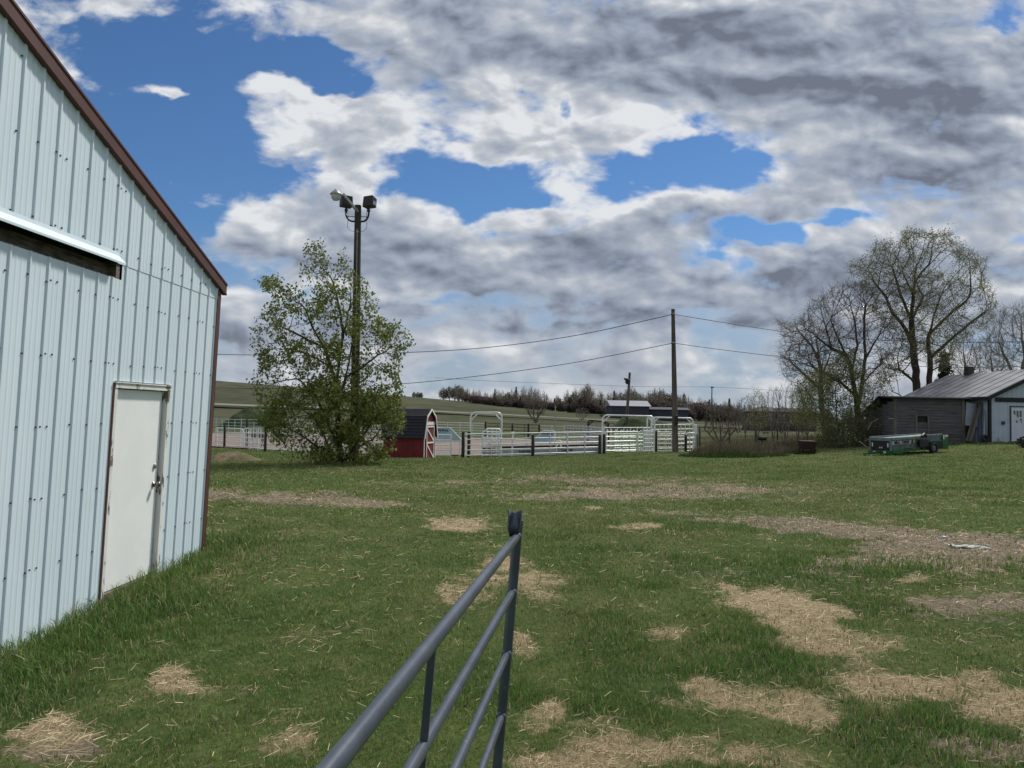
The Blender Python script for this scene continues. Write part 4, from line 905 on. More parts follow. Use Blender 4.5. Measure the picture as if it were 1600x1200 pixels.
# feed bunks with lettering
for i, (p0, p1, d, s, lx, lab) in enumerate([(754, 800, 47.3, 'TARTER', 779, 'leftmost pale grey stock bunk under the chute'), (803, 870, 47.3, 'TARTER', 820, 'middle pale grey stock bunk lettered on its side, left of the flagpole'), (872, 940, 48.5, 'TARTER', 886, 'rightmost pale grey stock bunk, right of the flagpole')]):
    a, b = G(p0, d), G(p1, d); o = thing('feed_bunk', a, lab, 'feed bunk', 'lettered feed bunks')
    del o['group']
    u = (b-a).normalized(); L = (b-a).length; nn = Vector((-u.y, u.x, 0)); m = MB()
    for n0, n1 in ((0, .03), (.62, .65)): m.prism([a+nn*n0+Vector((0, 0, .06)), b+nn*n0+Vector((0, 0, .06)), b+nn*n0+Vector((0, 0, .40)), a+nn*n0+Vector((0, 0, .40))], nn*(n1-n0))
    for c in (a, b-u*.03): m.prism([c+nn*.03+Vector((0, 0, .06)), c+nn*.62+Vector((0, 0, .06)), c+nn*.62+Vector((0, 0, .40)), c+nn*.03+Vector((0, 0, .40))], u*.03)
    m.prism([a+nn*.03+Vector((0, 0, .1)), b+nn*.03+Vector((0, 0, .1)), b+nn*.62+Vector((0, 0, .1)), a+nn*.62+Vector((0, 0, .1))], (0, 0, .02)); so = m.build('trough', M['sheetgrey'], o)
    m = MB(); m.tube([a+Vector((0, 0, .42)), b+Vector((0, 0, .42))], .03, 6); m.tube([a+Vector((0, 0, .06)), b+Vector((0, 0, .06))], .03, 6); m.build('rim', M['pipe'], o)
    if i: text(s, P(lx, 0, d)*0+Vector((P(lx, 700, d).x, a.y+(P(lx, 700, d).x-a.x)*u.y/u.x-.02, (a.z+b.z)/2+.24)), u, .22, M['text'], so, 'lettering')
    m = MB(); m.prism([a+nn*.7+Vector((0, 0, .02)), b+nn*.7+Vector((0, 0, .02)), b+nn*.7+Vector((0, 0, .62)), a+nn*.7+Vector((0, 0, .62))], nn*.04); tag(m.build('rubber_belt_fence', M['shingle'], None, a), ['leftmost', 'middle', 'rightmost'][i]+' dark rubber belt strip standing behind a pale feed bunk', 'belt strip')
# small white clutter along the arena edge
for px, py, d, w_, h_, lab in [(930, 698, 50, .42, .34, 'small white metal bracket heap at the arena edge by the black post pair'), (355, 693, 56.8, .16, .34, 'small white cone at the foot of the left black post')]:
    g = G(px, d); m = MB(); m.tube([(g.x, g.y, g.z), (g.x, g.y, g.z+.05), (g.x, g.y, g.z+h_*.6), (g.x, g.y, g.z+h_)], [w_*.5, w_*.5, w_*.3, .04], 8); m.beam((g.x-w_*.6, g.y, g.z+.04), (g.x+w_*.6, g.y, g.z+.04), w_*.8, .06); tag(m.build('white_cone', M['whitetrim'], None, g), lab, 'cone')
# roping dummy behind the left fence: steer-shaped practice frame
g = G(402, 59); o = thing('roping_dummy', g, 'brown and white steer-shaped roping dummy behind the left fence', 'roping dummy'); z = g.z
m = MB(); m.tube([g+Vector((-.55, 0, .95)), g+Vector((-.45, 0, 1.0)), g+Vector((0, 0, .92)), g+Vector((.55, 0, .95)), g+Vector((.7, 0, .90))], [.12, .20, .22, .20, .10], 12); m.build('body', mat('hide_brown', (.14, .08, .05), (.10, .055, .035), 4), o)
m = MB(); m.tube([g+Vector((-.5, 0, 1.0)), g+Vector((-.72, 0, 1.15)), g+Vector((-.98, 0, 1.05))], [.13, .11, .06], 10); hd_ = m.build('head', M['whitetrim'], o)
m = MB(); m.tube([g+Vector((-.72, -.3, 1.32)), g+Vector((-.72, -.22, 1.22)), g+Vector((-.72, .22, 1.22)), g+Vector((-.72, .3, 1.32))], [.015, .03, .03, .015], 6); m.build('horns', M['plank'], hd_)
for x in (-.42, .48):
    for y in (-.16, .16): m = MB(); m.tube([g+Vector((x, y, .85)), g+Vector((x+.05, y*1.3, .45)), g+Vector((x, y*1.4, 0))], [.06, .04, .03], 6); m.build('leg', M['black'] if x > 0 else M['whitetrim'], o)

# ------------------------------------------------------------------ earth and hay mounds (part of the terrain)
def mound(name, px, d, rx, ry, ht, m, label, cat, seed, kind='structure', n=36):
    g = G(px, d); vs = []; fs = []; rings = 14
    for j in range(rings+1):
        t = j/rings
        for i in range(n):
            a = 2*math.pi*i/n; q = 1+.10*math.sin(2*a+seed)+.06*math.sin(5*a+seed*2); x = g.x+math.cos(a)*rx*t*q; y = g.y+math.sin(a)*ry*t*q
            zz = ht*(1-t**2.1)**1.1; zz *= 1+(.5 if kind is None else .25)*(float(fbm2(np.array([x*1.2]), np.array([y*1.2]), 3, seed)[0])-.5)*2
            vs.append((x, y, h(x, y)+zz-.06))
    for j in range(rings):
        for i in range(n): a, b = j*n+i, j*n+(i+1) % n; fs.append((a, a+n, b+n, b))
    mb = MB(); mb.add(vs, fs, 0, True); o = mb.build(name, m, None, g); tag(o, label, cat, kind=kind); return o
mg = mat('grassy_mound', (.018, .034, .009), (.034, .05, .014), 1.2, .95, 0, .05, 5, detail=9)
mound('green_mound', 999, 100, 4.6, 4, 2.2, mg, 'dark green grassy earth mound behind the corral', 'mound', 1)
mound('green_mound', 396, 100, 4.2, 4, 2.6, mg, 'dark green grassy earth mound behind the left arena fence', 'mound', 2)
mh = mat('old_hay', (.17, .125, .07), (.08, .075, .035), 2.2, .95, 0, .06, 9, detail=10)
hm = mound('hay_pile', 369, 31, 1.25, 1.0, .46, mh, 'low heap of old brown hay beside the barn corner', 'hay pile', 3, None)
# ------------------------------------------------------------------ white building at the right edge
def white_building():
    c = G(1546, 46); X0, Y0, z0 = c.x, 46.0, P(1546, 691, 46).z; Wf, Ld = 7.2, 9.0; ez = z0+2.95; rise = 1.72; hw = Wf/2
    rt = math.radians(3.5)
    def T(x, y, z): return (X0+x*math.cos(rt)-y*math.sin(rt), Y0+x*math.sin(rt)+y*math.cos(rt), z)
    o = thing('white_building', T(0, 0, z0), 'white sided building with black trim and grey metal roof at the right edge', 'building')
    w = MB(); w.prism([T(0, 0, z0-.4), T(Wf, 0, z0-.4), T(Wf, 0, ez), T(hw, 0, ez+rise), T(0, 0, ez)], Vector(T(0, Ld, 0))-Vector(T(0, 0, 0))); 
    for k in range(1, 24):   # board battens of the siding
        x = k*.3; zt = ez+rise*(1-abs(x-hw)/hw)-.08
        w.box(x-.012, x+.012, -.012, 0, z0-.2, zt, 0, T)
    for k in range(1, 30): y = k*.3; w.box(-.012, 0, y-.012, y+.012, z0-.2, ez-.05, 0, T)
    w.build('walls', M['whitewall'], o)
    r = MB()
    for sgn in (0, 1):
        xa, xb = (-.35, hw) if sgn == 0 else (Wf+.35, hw); za = ez-rise*.35/hw
        r.hexa([T(xa, -.35, za+.0), T(xb, -.35, ez+rise), T(xb, Ld+.35, ez+rise), T(xa, Ld+.35, za), T(xa, -.35, za+.06), T(xb, -.35, ez+rise+.06), T(xb, Ld+.35, ez+rise+.06), T(xa, Ld+.35, za+.06)])
        k = 0
        while -.35+k*.9 < Ld+.3:     # standing ribs of the sheet roof
            y = -.33+k*.9; r.hexa([T(xa, y, za+.06), T(xb, y, ez+rise+.06), T(xb, y+.05, ez+rise+.06), T(xa, y+.05, za+.06), T(xa, y, za+.09), T(xb, y, ez+rise+.09), T(xb, y+.05, ez+rise+.09), T(xa, y+.05, za+.09)]); k += 1
    r.build('roof', M['tin'], o)
    t = MB(); za = ez-rise*.35/hw
    t.box(-.37, -.33, -.36, Ld+.35, za-.17, za+.05, 0, T)
    for xa, xb in ((-.36, hw), (Wf+.36, hw)): t.hexa([T(xa, -.39, za-.19), T(xb, -.39, ez+rise-.19), T(xb, -.35, ez+rise-.19), T(xa, -.35, za-.19), T(xa, -.39, za+.05), T(xb, -.39, ez+rise+.05), T(xb, -.35, ez+rise+.05), T(xa, -.35, za+.05)])
    t.box(-.035, .12, -.035, .12, z0-.3, ez-.02, 0, T); t.box(.38, Wf, -.05, -.012, ez-.42, ez-.14, 0, T)
    t.build('black_trim', M['blacktrim'], o)
    ch = MB(); ch.box(3.3, 3.75, 6.6, 7.05, ez+1.3, ez+rise+.55, 0, T); ch.build('chimney', M['brick'], o)
    d = MB(); dx = 1.42; d.box(dx, dx+1.0, -.04, -.012, z0-.1, z0+2.16, 0, T); do = d.build('door', mat('white_door2', (.62, .66, .72), (.56, .6, .66), 2), o)
    f = MB(); 
    for a in ((dx-.1, dx-.06, z0-.1, z0+2.3), (dx+1.06, dx+1.1, z0-.1, z0+2.3), (dx-.1, dx+1.1, z0+2.24, z0+2.29)): f.box(a[0], a[1], -.05, -.012, a[2], a[3], 0, T)
    f.build('door_frame', M['blacktrim'], do)
    wn = MB()
    for k, (za_, zb_, sl) in enumerate([(1.72, 2.0, .12), (1.55, 2.0, .12), (1.62, 2.0, 0)]):
        x = dx+.12+k*.2; wn.prism([T(x, -.046, z0+za_+sl), T(x+.13, -.046, z0+za_-.02), T(x+.13, -.046, z0+zb_), T(x, -.046, z0+zb_)], (0, .005, 0))
    x = dx+.52; wn.prism([T(x, -.046, z0+1.5), T(x+.13, -.046, z0+1.2), T(x+.13, -.046, z0+1.52)], (0, .005, 0))
    st = []
    for k in range(10): a = math.pi/2+k*math.pi/5; q = .11 if k % 2 == 0 else .045; st.append(T(dx+.33+q*math.cos(a), -.046, z0+1.32+q*math.sin(a)))
    wn.prism(st, (0, .005, 0)); wn.build('door_windows', M['pane'], do)
    k = MB(); k.tube([T(dx+.86, -.04, z0+.95), T(dx+.86, -.11, z0+.95)], .045, 8); k.build('knob', M['black'], do)
    b = MB(); b.box(.78, .96, -.09, -.012, z0+1.12, z0+1.32, 0, T); b.build('outlet_box', M['slate'], o)
    return T, z0
TB, zb0 = white_building()
# long boards, a dark post bundle and a tyre leaning on its side wall
def leaning(name, pa, pb, w_, t_, m, label, cat):
    mb = MB(); mb.beam(pa, pb, w_, t_, 0, (0, 1, 0)); tag(mb.build(name, m, None, pa, .004), label, cat)
zs = P(1515, 691, 47.5).z
leaning('leaning_timber', P(1511, 690, 46.3), P(1529, 630, 46.75), .20, .05, M['plank'], 'long grey plank leaning between the weathered shed and the white wall, left one', 'plank')
leaning('leaning_timber', P(1516, 690, 46.1), P(1533, 630, 46.55), .16, .05, M['oldwood'], 'long brown plank leaning beside the grey one against the white wall', 'plank')
leaning('steel_post', P(1531, 691, 46.1), P(1532, 629, 46.6), .22, .10, mat('navy_steel', (.05, .075, .13), (.035, .05, .09)), 'dark blue steel channel standing against the white side wall', 'steel post')
leaning('white_sheet', P(1518, 666, 47.0), P(1520, 630, 47.15), .85, .02, M['whitewall'], 'white sheet panel standing behind the leaning planks', 'sheet')
leaning('pale_pipe', P(1537, 691, 46.0), P(1538, 641, 46.3), .07, .07, M['grey'], 'pale pipe standing against the white side wall nearest the corner', 'pipe')
def tyre(name, c, R, w_, axis, label, parent=None, hub=None):
    """lying or standing wheel: lathe profile round an axis"""
    ax = Vector(axis).normalized(); u = ax.cross(Vector((0, 0, 1))); u = u.normalized() if u.length > .1 else Vector((1, 0, 0)); v = ax.cross(u); n = 24
    prof = [(R*.60, -w_*.35), (R*.72, -w_*.5), (R*.93, -w_*.48), (R, -w_*.3), (R, w_*.3), (R*.93, w_*.48), (R*.72, w_*.5), (R*.60, w_*.35)]
    vs = []; fs = []; k = len(prof)
    for i in range(n):
        a = 2*math.pi*i/n
        for r, q in prof: rr = r*(1.02 if (i % 2 and r >= R*.99) else 1); vs.append(Vector(c)+u*(rr*math.cos(a))+v*(rr*math.sin(a))+ax*q)
    for i in range(n):
        for j in range(k): a, b = i*k+j, i*k+(j+1) % k; a2, b2 = ((i+1) % n)*k+j, ((i+1) % n)*k+(j+1) % k; fs.append((a, b, b2, a2))
    m = MB(); m.add(vs, fs, 0, True); o = m.build(name, M['tyre'], parent, c)
    if hub: m = MB(); m.tube([Vector(c)-ax*w_*.15, Vector(c)+ax*w_*.15], R*.62, 20); m.tube([Vector(c)-ax*w_*.4, Vector(c)+ax*w_*.4], R*.16, 10); m.build('rim', hub, parent)
    if label: tag(o, label, 'tyre')
    return o
tyre('old_tyre', P(1539, 686, 45.75), .28, .2, (.5, -1, .3), 'old black tyre propped at the foot of the white side wall')
g = G(1558, 45.3); m = MB(); m.tube([(g.x-.12, g.y, g.z), (g.x-.02, g.y, g.z+.32), (g.x+.04, g.y, g.z+.34), (g.x+.16, g.y, g.z)], .03, 6); m.tube([(g.x+.1, g.y, g.z), (g.x+.1, g.y, g.z+.24)], .06, 8); tag(m.build('yard_hydrant', M['grey'], None, g), 'small pale hydrant stub in the grass before the white building', 'hydrant')

# ------------------------------------------------------------------ weathered board shed
def board_shed():
    a = P(1398, 692, 47.5); b = P(1507, 691, 46.9); a.z = b.z = (a.z+b.z)/2-.02; u = (b-a).normalized(); nn = Vector((-u.y, u.x, 0)); L = (b-a).length; z0 = a.z
    ht = (P(1450, 623, 47.6).z-z0)
    o = thing('weathered_shed', a, 'weathered grey board shed with a flat roof left of the white building', 'shed')
    def S(s, n, z): p = a+u*s+nn*n; return (p.x, p.y, z0+z)
    w = MB(); nb = 15; wx0, wx1 = L*.325, L*.475
    for k in range(nb):
        z_0, z_1 = ht*k/nb, ht*(k+1)/nb-.012; j = random.uniform(-.008, .008)
        spans = [(0, wx0), (wx1, L)] if (z_1 > ht*.48 and z_0 < ht*.60) else [(0, L)]
        if k < 1: spans = [(0, wx0), (wx1-.15, L)]
        for s0, s1 in spans: w.hexa([S(s0, j, z_0), S(s1, j, z_0), S(s1, j+.03, z_0), S(s0, j+.03, z_0), S(s0, j+.012, z_1), S(s1, j+.012, z_1), S(s1, j+.035, z_1), S(s0, j+.035, z_1)])
    w.build('front_boards', M['barnboard'], o)
    sdw = MB()
    for k in range(nb): z_0 = ht*k/nb; z_1 = ht*(k+1)/nb-.012; q = 1-max(0, (z_1/ht-.62)/.38)*.95; sdw.prism([S(0, .04, z_0), S(0, .04+5.6*q, z_0), S(0, .04+5.6*q, z_1), S(0, .04, z_1)], u*.03)
    sdw.build('side_boards', M['barnboard'], o)
    bkk = MB(); bkk.box(.1, L-.05, .12, .2, -.2, ht-.1, 0, S); bkk.box(L-.06, L, .04, 5.6, -.2, ht*.6, 0, S); bkk.build('shade_backing', M['dark'], o)  # near-black lining paints in the shade behind the front opening; also the right wall
    t = MB(); t.box(-.03, .14, -.035, 0, -.1, ht, 0, S); t.box(L-.14, L+.03, -.035, 0, -.1, ht, 0, S); t.box(wx0-.10, wx0, -.03, -.005, .0, ht*.62, 0, S); t.box(wx1, wx1+.10, -.03, -.005, .0, ht*.62, 0, S)
    t.build('corner_boards', M['plank'], o)
    r = MB(); r.hexa([S(-.3, -.3, ht-.02), S(L+.35, -.3, ht-.02), S(L+.3, 2.2, ht+.12), S(-.3, 2.2, ht+.12), S(-.3, -.3, ht+.08), S(L+.35, -.3, ht+.06), S(L+.3, 2.2, ht+.2), S(-.3, 2.2, ht+.2)])
    r.hexa([S(-.3, 2.2, ht+.10), S(L+.3, 2.2, ht+.10), S(L+.3, 6.2, ht*.58), S(-.3, 6.2, ht*.58), S(-.3, 2.2, ht+.19), S(L+.3, 2.2, ht+.19), S(L+.3, 6.2, ht*.58+.09), S(-.3, 6.2, ht*.58+.09)]); r.build('roof', M['shingle'], o)
board_shed()

# ------------------------------------------------------------------ manure spreader
def spreader():
    a = P(1393, 713, 40.0); a.z = h(a.x, a.y); u = Vector((.92, .39, 0)).normalized(); e_ = a+u*4.4; u.z = (h(e_.x, e_.y)-a.z)/4.4; u.normalize(); nn = Vector((-u.y, u.x, 0)).normalized()
    up3 = u.cross(nn); up3 = up3 if up3.z > 0 else -up3
    def S(s, n, z): p = a+u*s+nn*n+up3*z; return (p.x, p.y, p.z)
    o = thing('manure_spreader', a, 'green and grey manure spreader parked before the weathered shed', 'manure spreader')
    Wd = 1.35; zt = .98
    m = MB()
    m.hexa([S(.03, .18, .30), S(3.95, .12, .30), S(3.95, Wd-.12, .30), S(.03, Wd-.18, .30), S(.03, 0, zt-.10), S(3.95, 0, zt-.05), S(3.95, Wd, zt-.05), S(.03, Wd, zt-.10)]); bx = m.build('box', M['machgrey'], o)
    m = MB(); m.box(-.02, .03, 0.06, Wd-.06, .22, zt-.20, 0, S); fb = m.build('front_panel', M['black'], o)
    m = MB(); m.box(-.05, .04, -.03, Wd+.03, zt-.20, zt-.03, 0, S); m.box(0, 2.4, -.05, .05, zt-.16, zt-.02, 0, S); m.box(2.4, 4.1, -.04, .05, zt-.07, zt+.03, 0, S); m.box(0, 4.1, Wd-.05, Wd+.04, zt-.12, zt-.0, 0, S); m.box(-.045, .03, -.02, .06, .2, zt-.2, 0, S); m.box(-.045, .03, Wd-.06, Wd+.02, .2, zt-.2, 0, S); m.build('top_rail', M['machgrey'], o)
    m = MB(); m.box(-.06, .06, -.03, Wd+.1, .06, .25, 0, S); m.box(-.02, 3.9, .0, .10, .16, .28, 0, S); m.box(-.02, 3.9, Wd-.10, Wd, .16, .28, 0, S); m.beam(S(0, -.08, .2), S(.6, -.1, .12), .2, .16); m.beam(S(.3, -.12, .05), S(.3, -.12, .26), .12, .12); m.build('frame', M['green'], o)
    m = MB(); m.beam(S(-.05, Wd*.5, .14), S(-.9, Wd*.75, .08), .16, .10); m.beam(S(-.05, Wd-.05, .18), S(-.6, Wd*.8, .10), .08, .08); m.build('drawbar', M['green'], o)
    m = MB(); m.tube([S(-.3, 1.0, .15), S(-.35, 1.35, .45), S(-.4, 1.75, .72)], .03, 6); m.build('jack_pole', M['plank'], o)
    m = MB(); m.prism([S(3.95, -.05, .14), S(4.44, -.05, .14), S(4.44, -.05, zt-.02), S(4.0, -.05, zt+.04)], nn*.05); m.prism([S(3.95, Wd-.02, .14), S(4.44, Wd-.02, .14), S(4.44, Wd-.02, zt-.02), S(4.0, Wd-.02, zt+.04)], nn*.05); rp = m.build('rear_panel', M['green'], o)
    m = MB(); m.box(4.03, 4.13, -.056, -.05, zt-.28, zt-.04, 0, S); m.box(4.18, 4.42, -.056, -.05, zt-.16, zt-.04, 0, S); m.build('sticker', M['sticker'], rp)
    for k, zz in enumerate((.32, .55, .78)):
        m = MB(); m.tube([S(4.15, .02, zz), S(4.15, Wd-.04, zz)], .05, 8)
        for j in range(12): q = .08+j*.105; m.beam(S(4.15, q, zz), S(4.15+.13*math.cos(j), q, zz+.13*math.sin(j)), .02, .04)
        m.build('beater', M['black'], o)
    for n_, sg in ((-.14, -1), (Wd+.14, 1)):
        tyre('wheel', Vector(S(3.08, n_, .27)), .29, .22, nn, None, o, M['machgrey'])
        m = MB(); pts = [S(3.08+.35*math.cos(t_), n_, .29+.34*math.sin(t_)) for t_ in [math.radians(x) for x in range(-10, 150, 16)]]
        m.tube(pts, .035, 6); m.build('chain_guard', M['black'], o)
    m = MB(); m.box(2.05, 2.75, -.14, -.02, .36, .74, 0, S); m.tube([S(2.2, -.14, .92), S(2.4, -.14, 1.06), S(2.55, -.14, .94)], .08, 8); m.box(2.3, 3.9, -.06, .0, .20, .60, 0, S); m.build('gearbox', M['black'], o)
    def plate(nm, n0, n1, z0_, z1_, mm, par): m = MB(); m.box(-.035 if z0_ > .28 else -.075, -.028 if z0_ > .28 else -.062, n0, n1, z0_, z1_, 0, S); m.build(nm, mm, par)
    plate('reflector', .14, .22, .44, .66, M['sticker'], fb); plate('reflector', 1.14, 1.22, .44, .66, M['sticker'], fb); plate('label_plate', .52, .76, .36, .44, mat('red_white', (.45, .2, .2), (.5, .45, .45), 30), fb)
    plate('label_plate', .30, .44, .10, .22, M['sticker'], o); plate('label_plate', .95, 1.14, .08, .20, M['sticker'], o)
    m = MB(); m.box(1.72, 1.80, -.004, .03, .62, .80, 0, S); m.build('yellow_mark', M['yellow'], bx)
    m = MB(); m.hexa([S(.14, .06, .56), S(1.55, .05, .56), S(1.55, .09, .56), S(.14, .10, .56), S(.14, .010, .76), S(1.55, .000, .76), S(1.55, .03, .76), S(.14, .04, .76)]); m.build('name_strip', M['sticker'], bx)
    text('MILL', Vector(S(.48, -.012, .665)), u, .22, M['text'], bx, 'lettering'); text('CREEK', Vector(S(1.12, -.014, .665)), u, .21, M['text'], bx, 'lettering')
spreader()
# burn barrel, charcoal grill, black implement
g = G(1261, 44); o = thing('burn_box', g, 'rusty black open burn box standing on the lawn before the green bushes', 'burn box'); m = MB()
m.hexa([g+Vector(v) for v in [(-.36, -.3, .28), (.36, -.3, .28), (.36, .3, .28), (-.36, .3, .28), (-.46, -.36, .78), (.44, -.36, .76), (.46, .36, .82), (-.44, .36, .80)]]); m.build('body', M['rust'], o, bevel=.01)
m = MB(); m.box(g.x-.48, g.x+.52, g.y-.38, g.y+.38, g.z+.30, g.z+.34); m.build('rim', M['rust'], o)
for x in (-.34, .36):
    for y in (-.28, .28): m = MB(); m.beam(g+Vector((x, y, -.05)), g+Vector((x, y, .3)), .06, .06); m.build('leg', M['rust'], o)
m = MB(); m.box(g.x-.42, g.x+.40, g.y-.3, g.y+.3, g.z+.02, g.z+.20); m.build('ash_pan', M['rust'], o)
m = MB(); m.box(g.x-.75, g.x-.45, g.y-.2, g.y+.1, g.z-.02, g.z+.06); tag(m.build('iron_scrap', M['rust'], None, g), 'flat rusty iron piece lying left of the burn box', 'scrap')
g = G(1191, 50); o = thing('charcoal_grill', g, 'black park grill on a single post in the tall dry grass', 'grill'); c = P(1190.5, 685, 50); m = MB()
m.tube([c+Vector((-.30, 0, 0)), c+Vector((-.26, 0, 0)), c+Vector((.26, 0, 0)), c+Vector((.30, 0, 0))], [.09, .14, .14, .10], 12); m.build('firebox', M['black'], o); m = MB(); m.tube([c, (c.x+.06, c.y, g.z-.1)], .045, 8); m.build('post', M['black'], o)
g = G(1592, 41.5); o = thing('black_implement', g, 'low black garden implement with curved handles cut by the right edge', 'implement'); m = MB()
m.tube([g+Vector((-.45, 0, .32)), g+Vector((-.2, 0, .36)), g+Vector((.1, 0, .30))], .03, 8); m.tube([g+Vector((-.2, 0, .3)), g+Vector((-.05, 0, .12)), g+Vector((.2, 0, .05))], .025, 8); m.build('handle', M['black'], o)
tyre('wheel', g+Vector((.22, -.1, .22)), .22, .12, (.2, -1, 0), None, o, M['black']); m = MB(); m.box(g.x+.05, g.x+.75, g.y-.2, g.y+.3, g.z+.22, g.z+.50); m.tube([g+Vector((.1, 0, .5)), g+Vector((.35, 0, .66)), g+Vector((.6, 0, .5))], .10, 8); m.build('engine_body', M['black'], o, bevel=.04)
# pale rag in the dirt, right
g = G(1511, 10.6)
nx_, ny_ = 18, 8; vs = []
for j in range(ny_+1):
    for i in range(nx_+1):
        s, t = i/nx_, j/ny_; x = g.x-.24+.48*s; y = g.y+(t-.5)*.22*(1-.6*s)-.12*s; zz = h(x, y)+.018+.035*max(0, math.sin(s*9+t*4))*(1-abs(t-.5)*1.4)+.02*math.sin(t*14+s*5); vs.append((x, y, zz))
m = MB(); m.add(vs, [(j*(nx_+1)+i, j*(nx_+1)+i+1, (j+1)*(nx_+1)+i+1, (j+1)*(nx_+1)+i) for j in range(ny_) for i in range(nx_)], 0, True)
ro = m.build('pale_rag', mat('rag', (.36, .41, .37), (.26, .30, .27), 12), None, g); md = ro.modifiers.new('s', 'SOLIDIFY'); md.thickness = .004; tag(ro, 'crumpled pale greenish rag lying on the bare dirt', 'rag')
for i, (px, d) in enumerate([(1474, 11.3)]):
    g = G(px, d); m = MB(); m.tube([g+Vector((-.05, 0, .0)), g+Vector((-.02, 0, .035)), g+Vector((.03, 0, .03)), g+Vector((.05, 0, .0))], [.02, .04, .035, .015], 8); tag(m.build('stone', M['grey'], None, g), 'small pale stone on the dirt left of the rag', 'stone')

# ------------------------------------------------------------------ far buildings
def far_building(name, px0, px1, d, base, eave, ridge, mw, mr, label, cat, hip=.0, depth=8, wins=()):
    a, b = P(px0, base, d), P(px1, base, d); z0 = h((a.x+b.x)/2, d)-.5; ez = P((px0+px1)/2, eave, d).z; rz_ = P((px0+px1)/2, ridge, d+depth/2).z
    o = thing(name, (a.x, d, z0), label, cat); m = MB(); m.box(a.x, b.x, d, d+depth, z0, ez); m.build('walls', mw, o)
    q = (b.x-a.x)*hip; e_ = .5; m = MB(); vs = [(a.x-e_, d-e_, ez), (b.x+e_, d-e_, ez), (b.x+e_, d+depth+e_, ez), (a.x-e_, d+depth+e_, ez), (a.x-e_+q, d+depth/2, rz_), (b.x+e_-q, d+depth/2, rz_)]
    m.add(vs, [(0, 1, 5, 4), (2, 3, 4, 5), (1, 2, 5), (3, 0, 4), (3, 2, 1, 0)]); m.build('roof', mr, o)
    for x0, x1, y0, y1, mm in wins: m = MB(); p, q_ = P(x0, y1, d-.05), P(x1, y0, d-.05); m.box(p.x, q_.x, d-.06, d-.005, p.z, q_.z); m.build('window', mm, o)
    return o
far_building('slate_shed', 955.5, 1014.5, 205, 650, 634.5, 626, M['slate'], M['paleroof'], 'far slate coloured shed with a pale roof behind the leaning light pole', 'shed', 0, 12)
far_building('low_slate_shed', 1015, 1075, 208, 652, 640, 636.5, M['slate'], M['slate'], 'long low dark shed joined behind the power pole', 'shed', 0, 6)
far_building('pale_low_barn', 785, 832.5, 238, 642, 634.5, 630.5, M['slate'], M['palewall'], 'far low building with a white roof among the trees above the arches', 'barn', 0, 14)
far_building('brown_house', 1189, 1276, 120, 664, 643.5, 637.5, M['brick'], M['roofgrey'], 'dark brown bungalow with a hipped roof behind the bare saplings', 'house', .18, 10, [(1200, 1206, 645, 657, M['sheetgrey']), (1216, 1221, 646, 654, M['pane']), (1224, 1228, 646, 656, M['sheetgrey']), (1236, 1246, 646, 653, M['pane'])])
# ------------------------------------------------------------------ trees grown by space colonisation
def colonize(starts, attr, step, kill, infl, iters, seed, trop=(0, 0, .12), jit=.10):
    """starts: list of (pos, parent index). returns positions and parents"""
    g = np.random.default_rng(seed); pos = [np.array(p, float) for p, _ in starts]; par = [q for _, q in starts]; kids = [0]*len(pos)
    for q in par:
        if q >= 0: kids[q] += 1
    A = np.array(attr); Pn = np.array(pos); d = np.linalg.norm(A[:, None]-Pn[None], axis=2); near = d.argmin(1); dist = d.min(1); trop = np.array(trop)
    for it in range(iters):
        act = dist < infl
        if not act.any(): break
        idx = near[act]; un, inv = np.unique(idx, return_inverse=True); dirs = A[act]-Pn[idx]; dirs /= np.linalg.norm(dirs, axis=1)[:, None]+1e-9
        s = np.zeros((len(un), 3)); np.add.at(s, inv, dirs); s /= np.linalg.norm(s, axis=1)[:, None]+1e-9; s += trop+g.normal(0, jit, s.shape); s /= np.linalg.norm(s, axis=1)[:, None]
        new = []
        for k, i in enumerate(un):
            if kids[i] < 3: kids[i] += 1; new.append((Pn[i]+s[k]*step, i))
        if not new: break
        b = len(Pn); Pn = np.vstack([Pn, np.array([p for p, _ in new])]); par += [i for _, i in new]; kids += [0]*len(new)
        d = np.linalg.norm(A[:, None]-Pn[None, b:], axis=2); m_ = d.min(1); a_ = d.argmin(1)+b; upd = m_ < dist; near[upd] = a_[upd]; dist[upd] = m_[upd]
        keep = dist > kill; A, near, dist = A[keep], near[keep], dist[keep]
        if len(A) == 0: break
    return Pn, np.array(par)
def radii(par, tip, trunk):
    n = len(par); cnt = np.zeros(n); ch = np.zeros(n, int)
    for i in range(n):
        if par[i] >= 0: ch[par[i]] += 1
    tips = np.zeros(n)
    order = range(n-1, -1, -1)
    for i in order:
        if ch[i] == 0: tips[i] = 1
        if par[i] >= 0: tips[par[i]] += tips[i]
    e = math.log(max(tips.max(), 2))/math.log(trunk/tip); return tip*tips**(1/e)
def tubes(A, B, ra, rb, sides):
    """one open prism per edge, as numpy verts"""
    d = B-A; L = np.linalg.norm(d, axis=1)[:, None]+1e-9; d = d/L; ref = np.where(np.abs(d[:, 2:3]) < .9, np.array([[0, 0, 1.]]), np.array([[1., 0, 0]])); u = np.cross(d, ref); u /= np.linalg.norm(u, axis=1)[:, None]; v = np.cross(d, u)
    V = np.zeros((len(A), 2*sides, 3))
    for k in range(sides):
        c, s = math.cos(2*math.pi*k/sides), math.sin(2*math.pi*k/sides); o = u*c+v*s; V[:, k] = A+o*ra[:, None]-d*ra[:, None]*.3; V[:, sides+k] = B+o*rb[:, None]+d*rb[:, None]*.3
    return V.reshape(-1, 3)
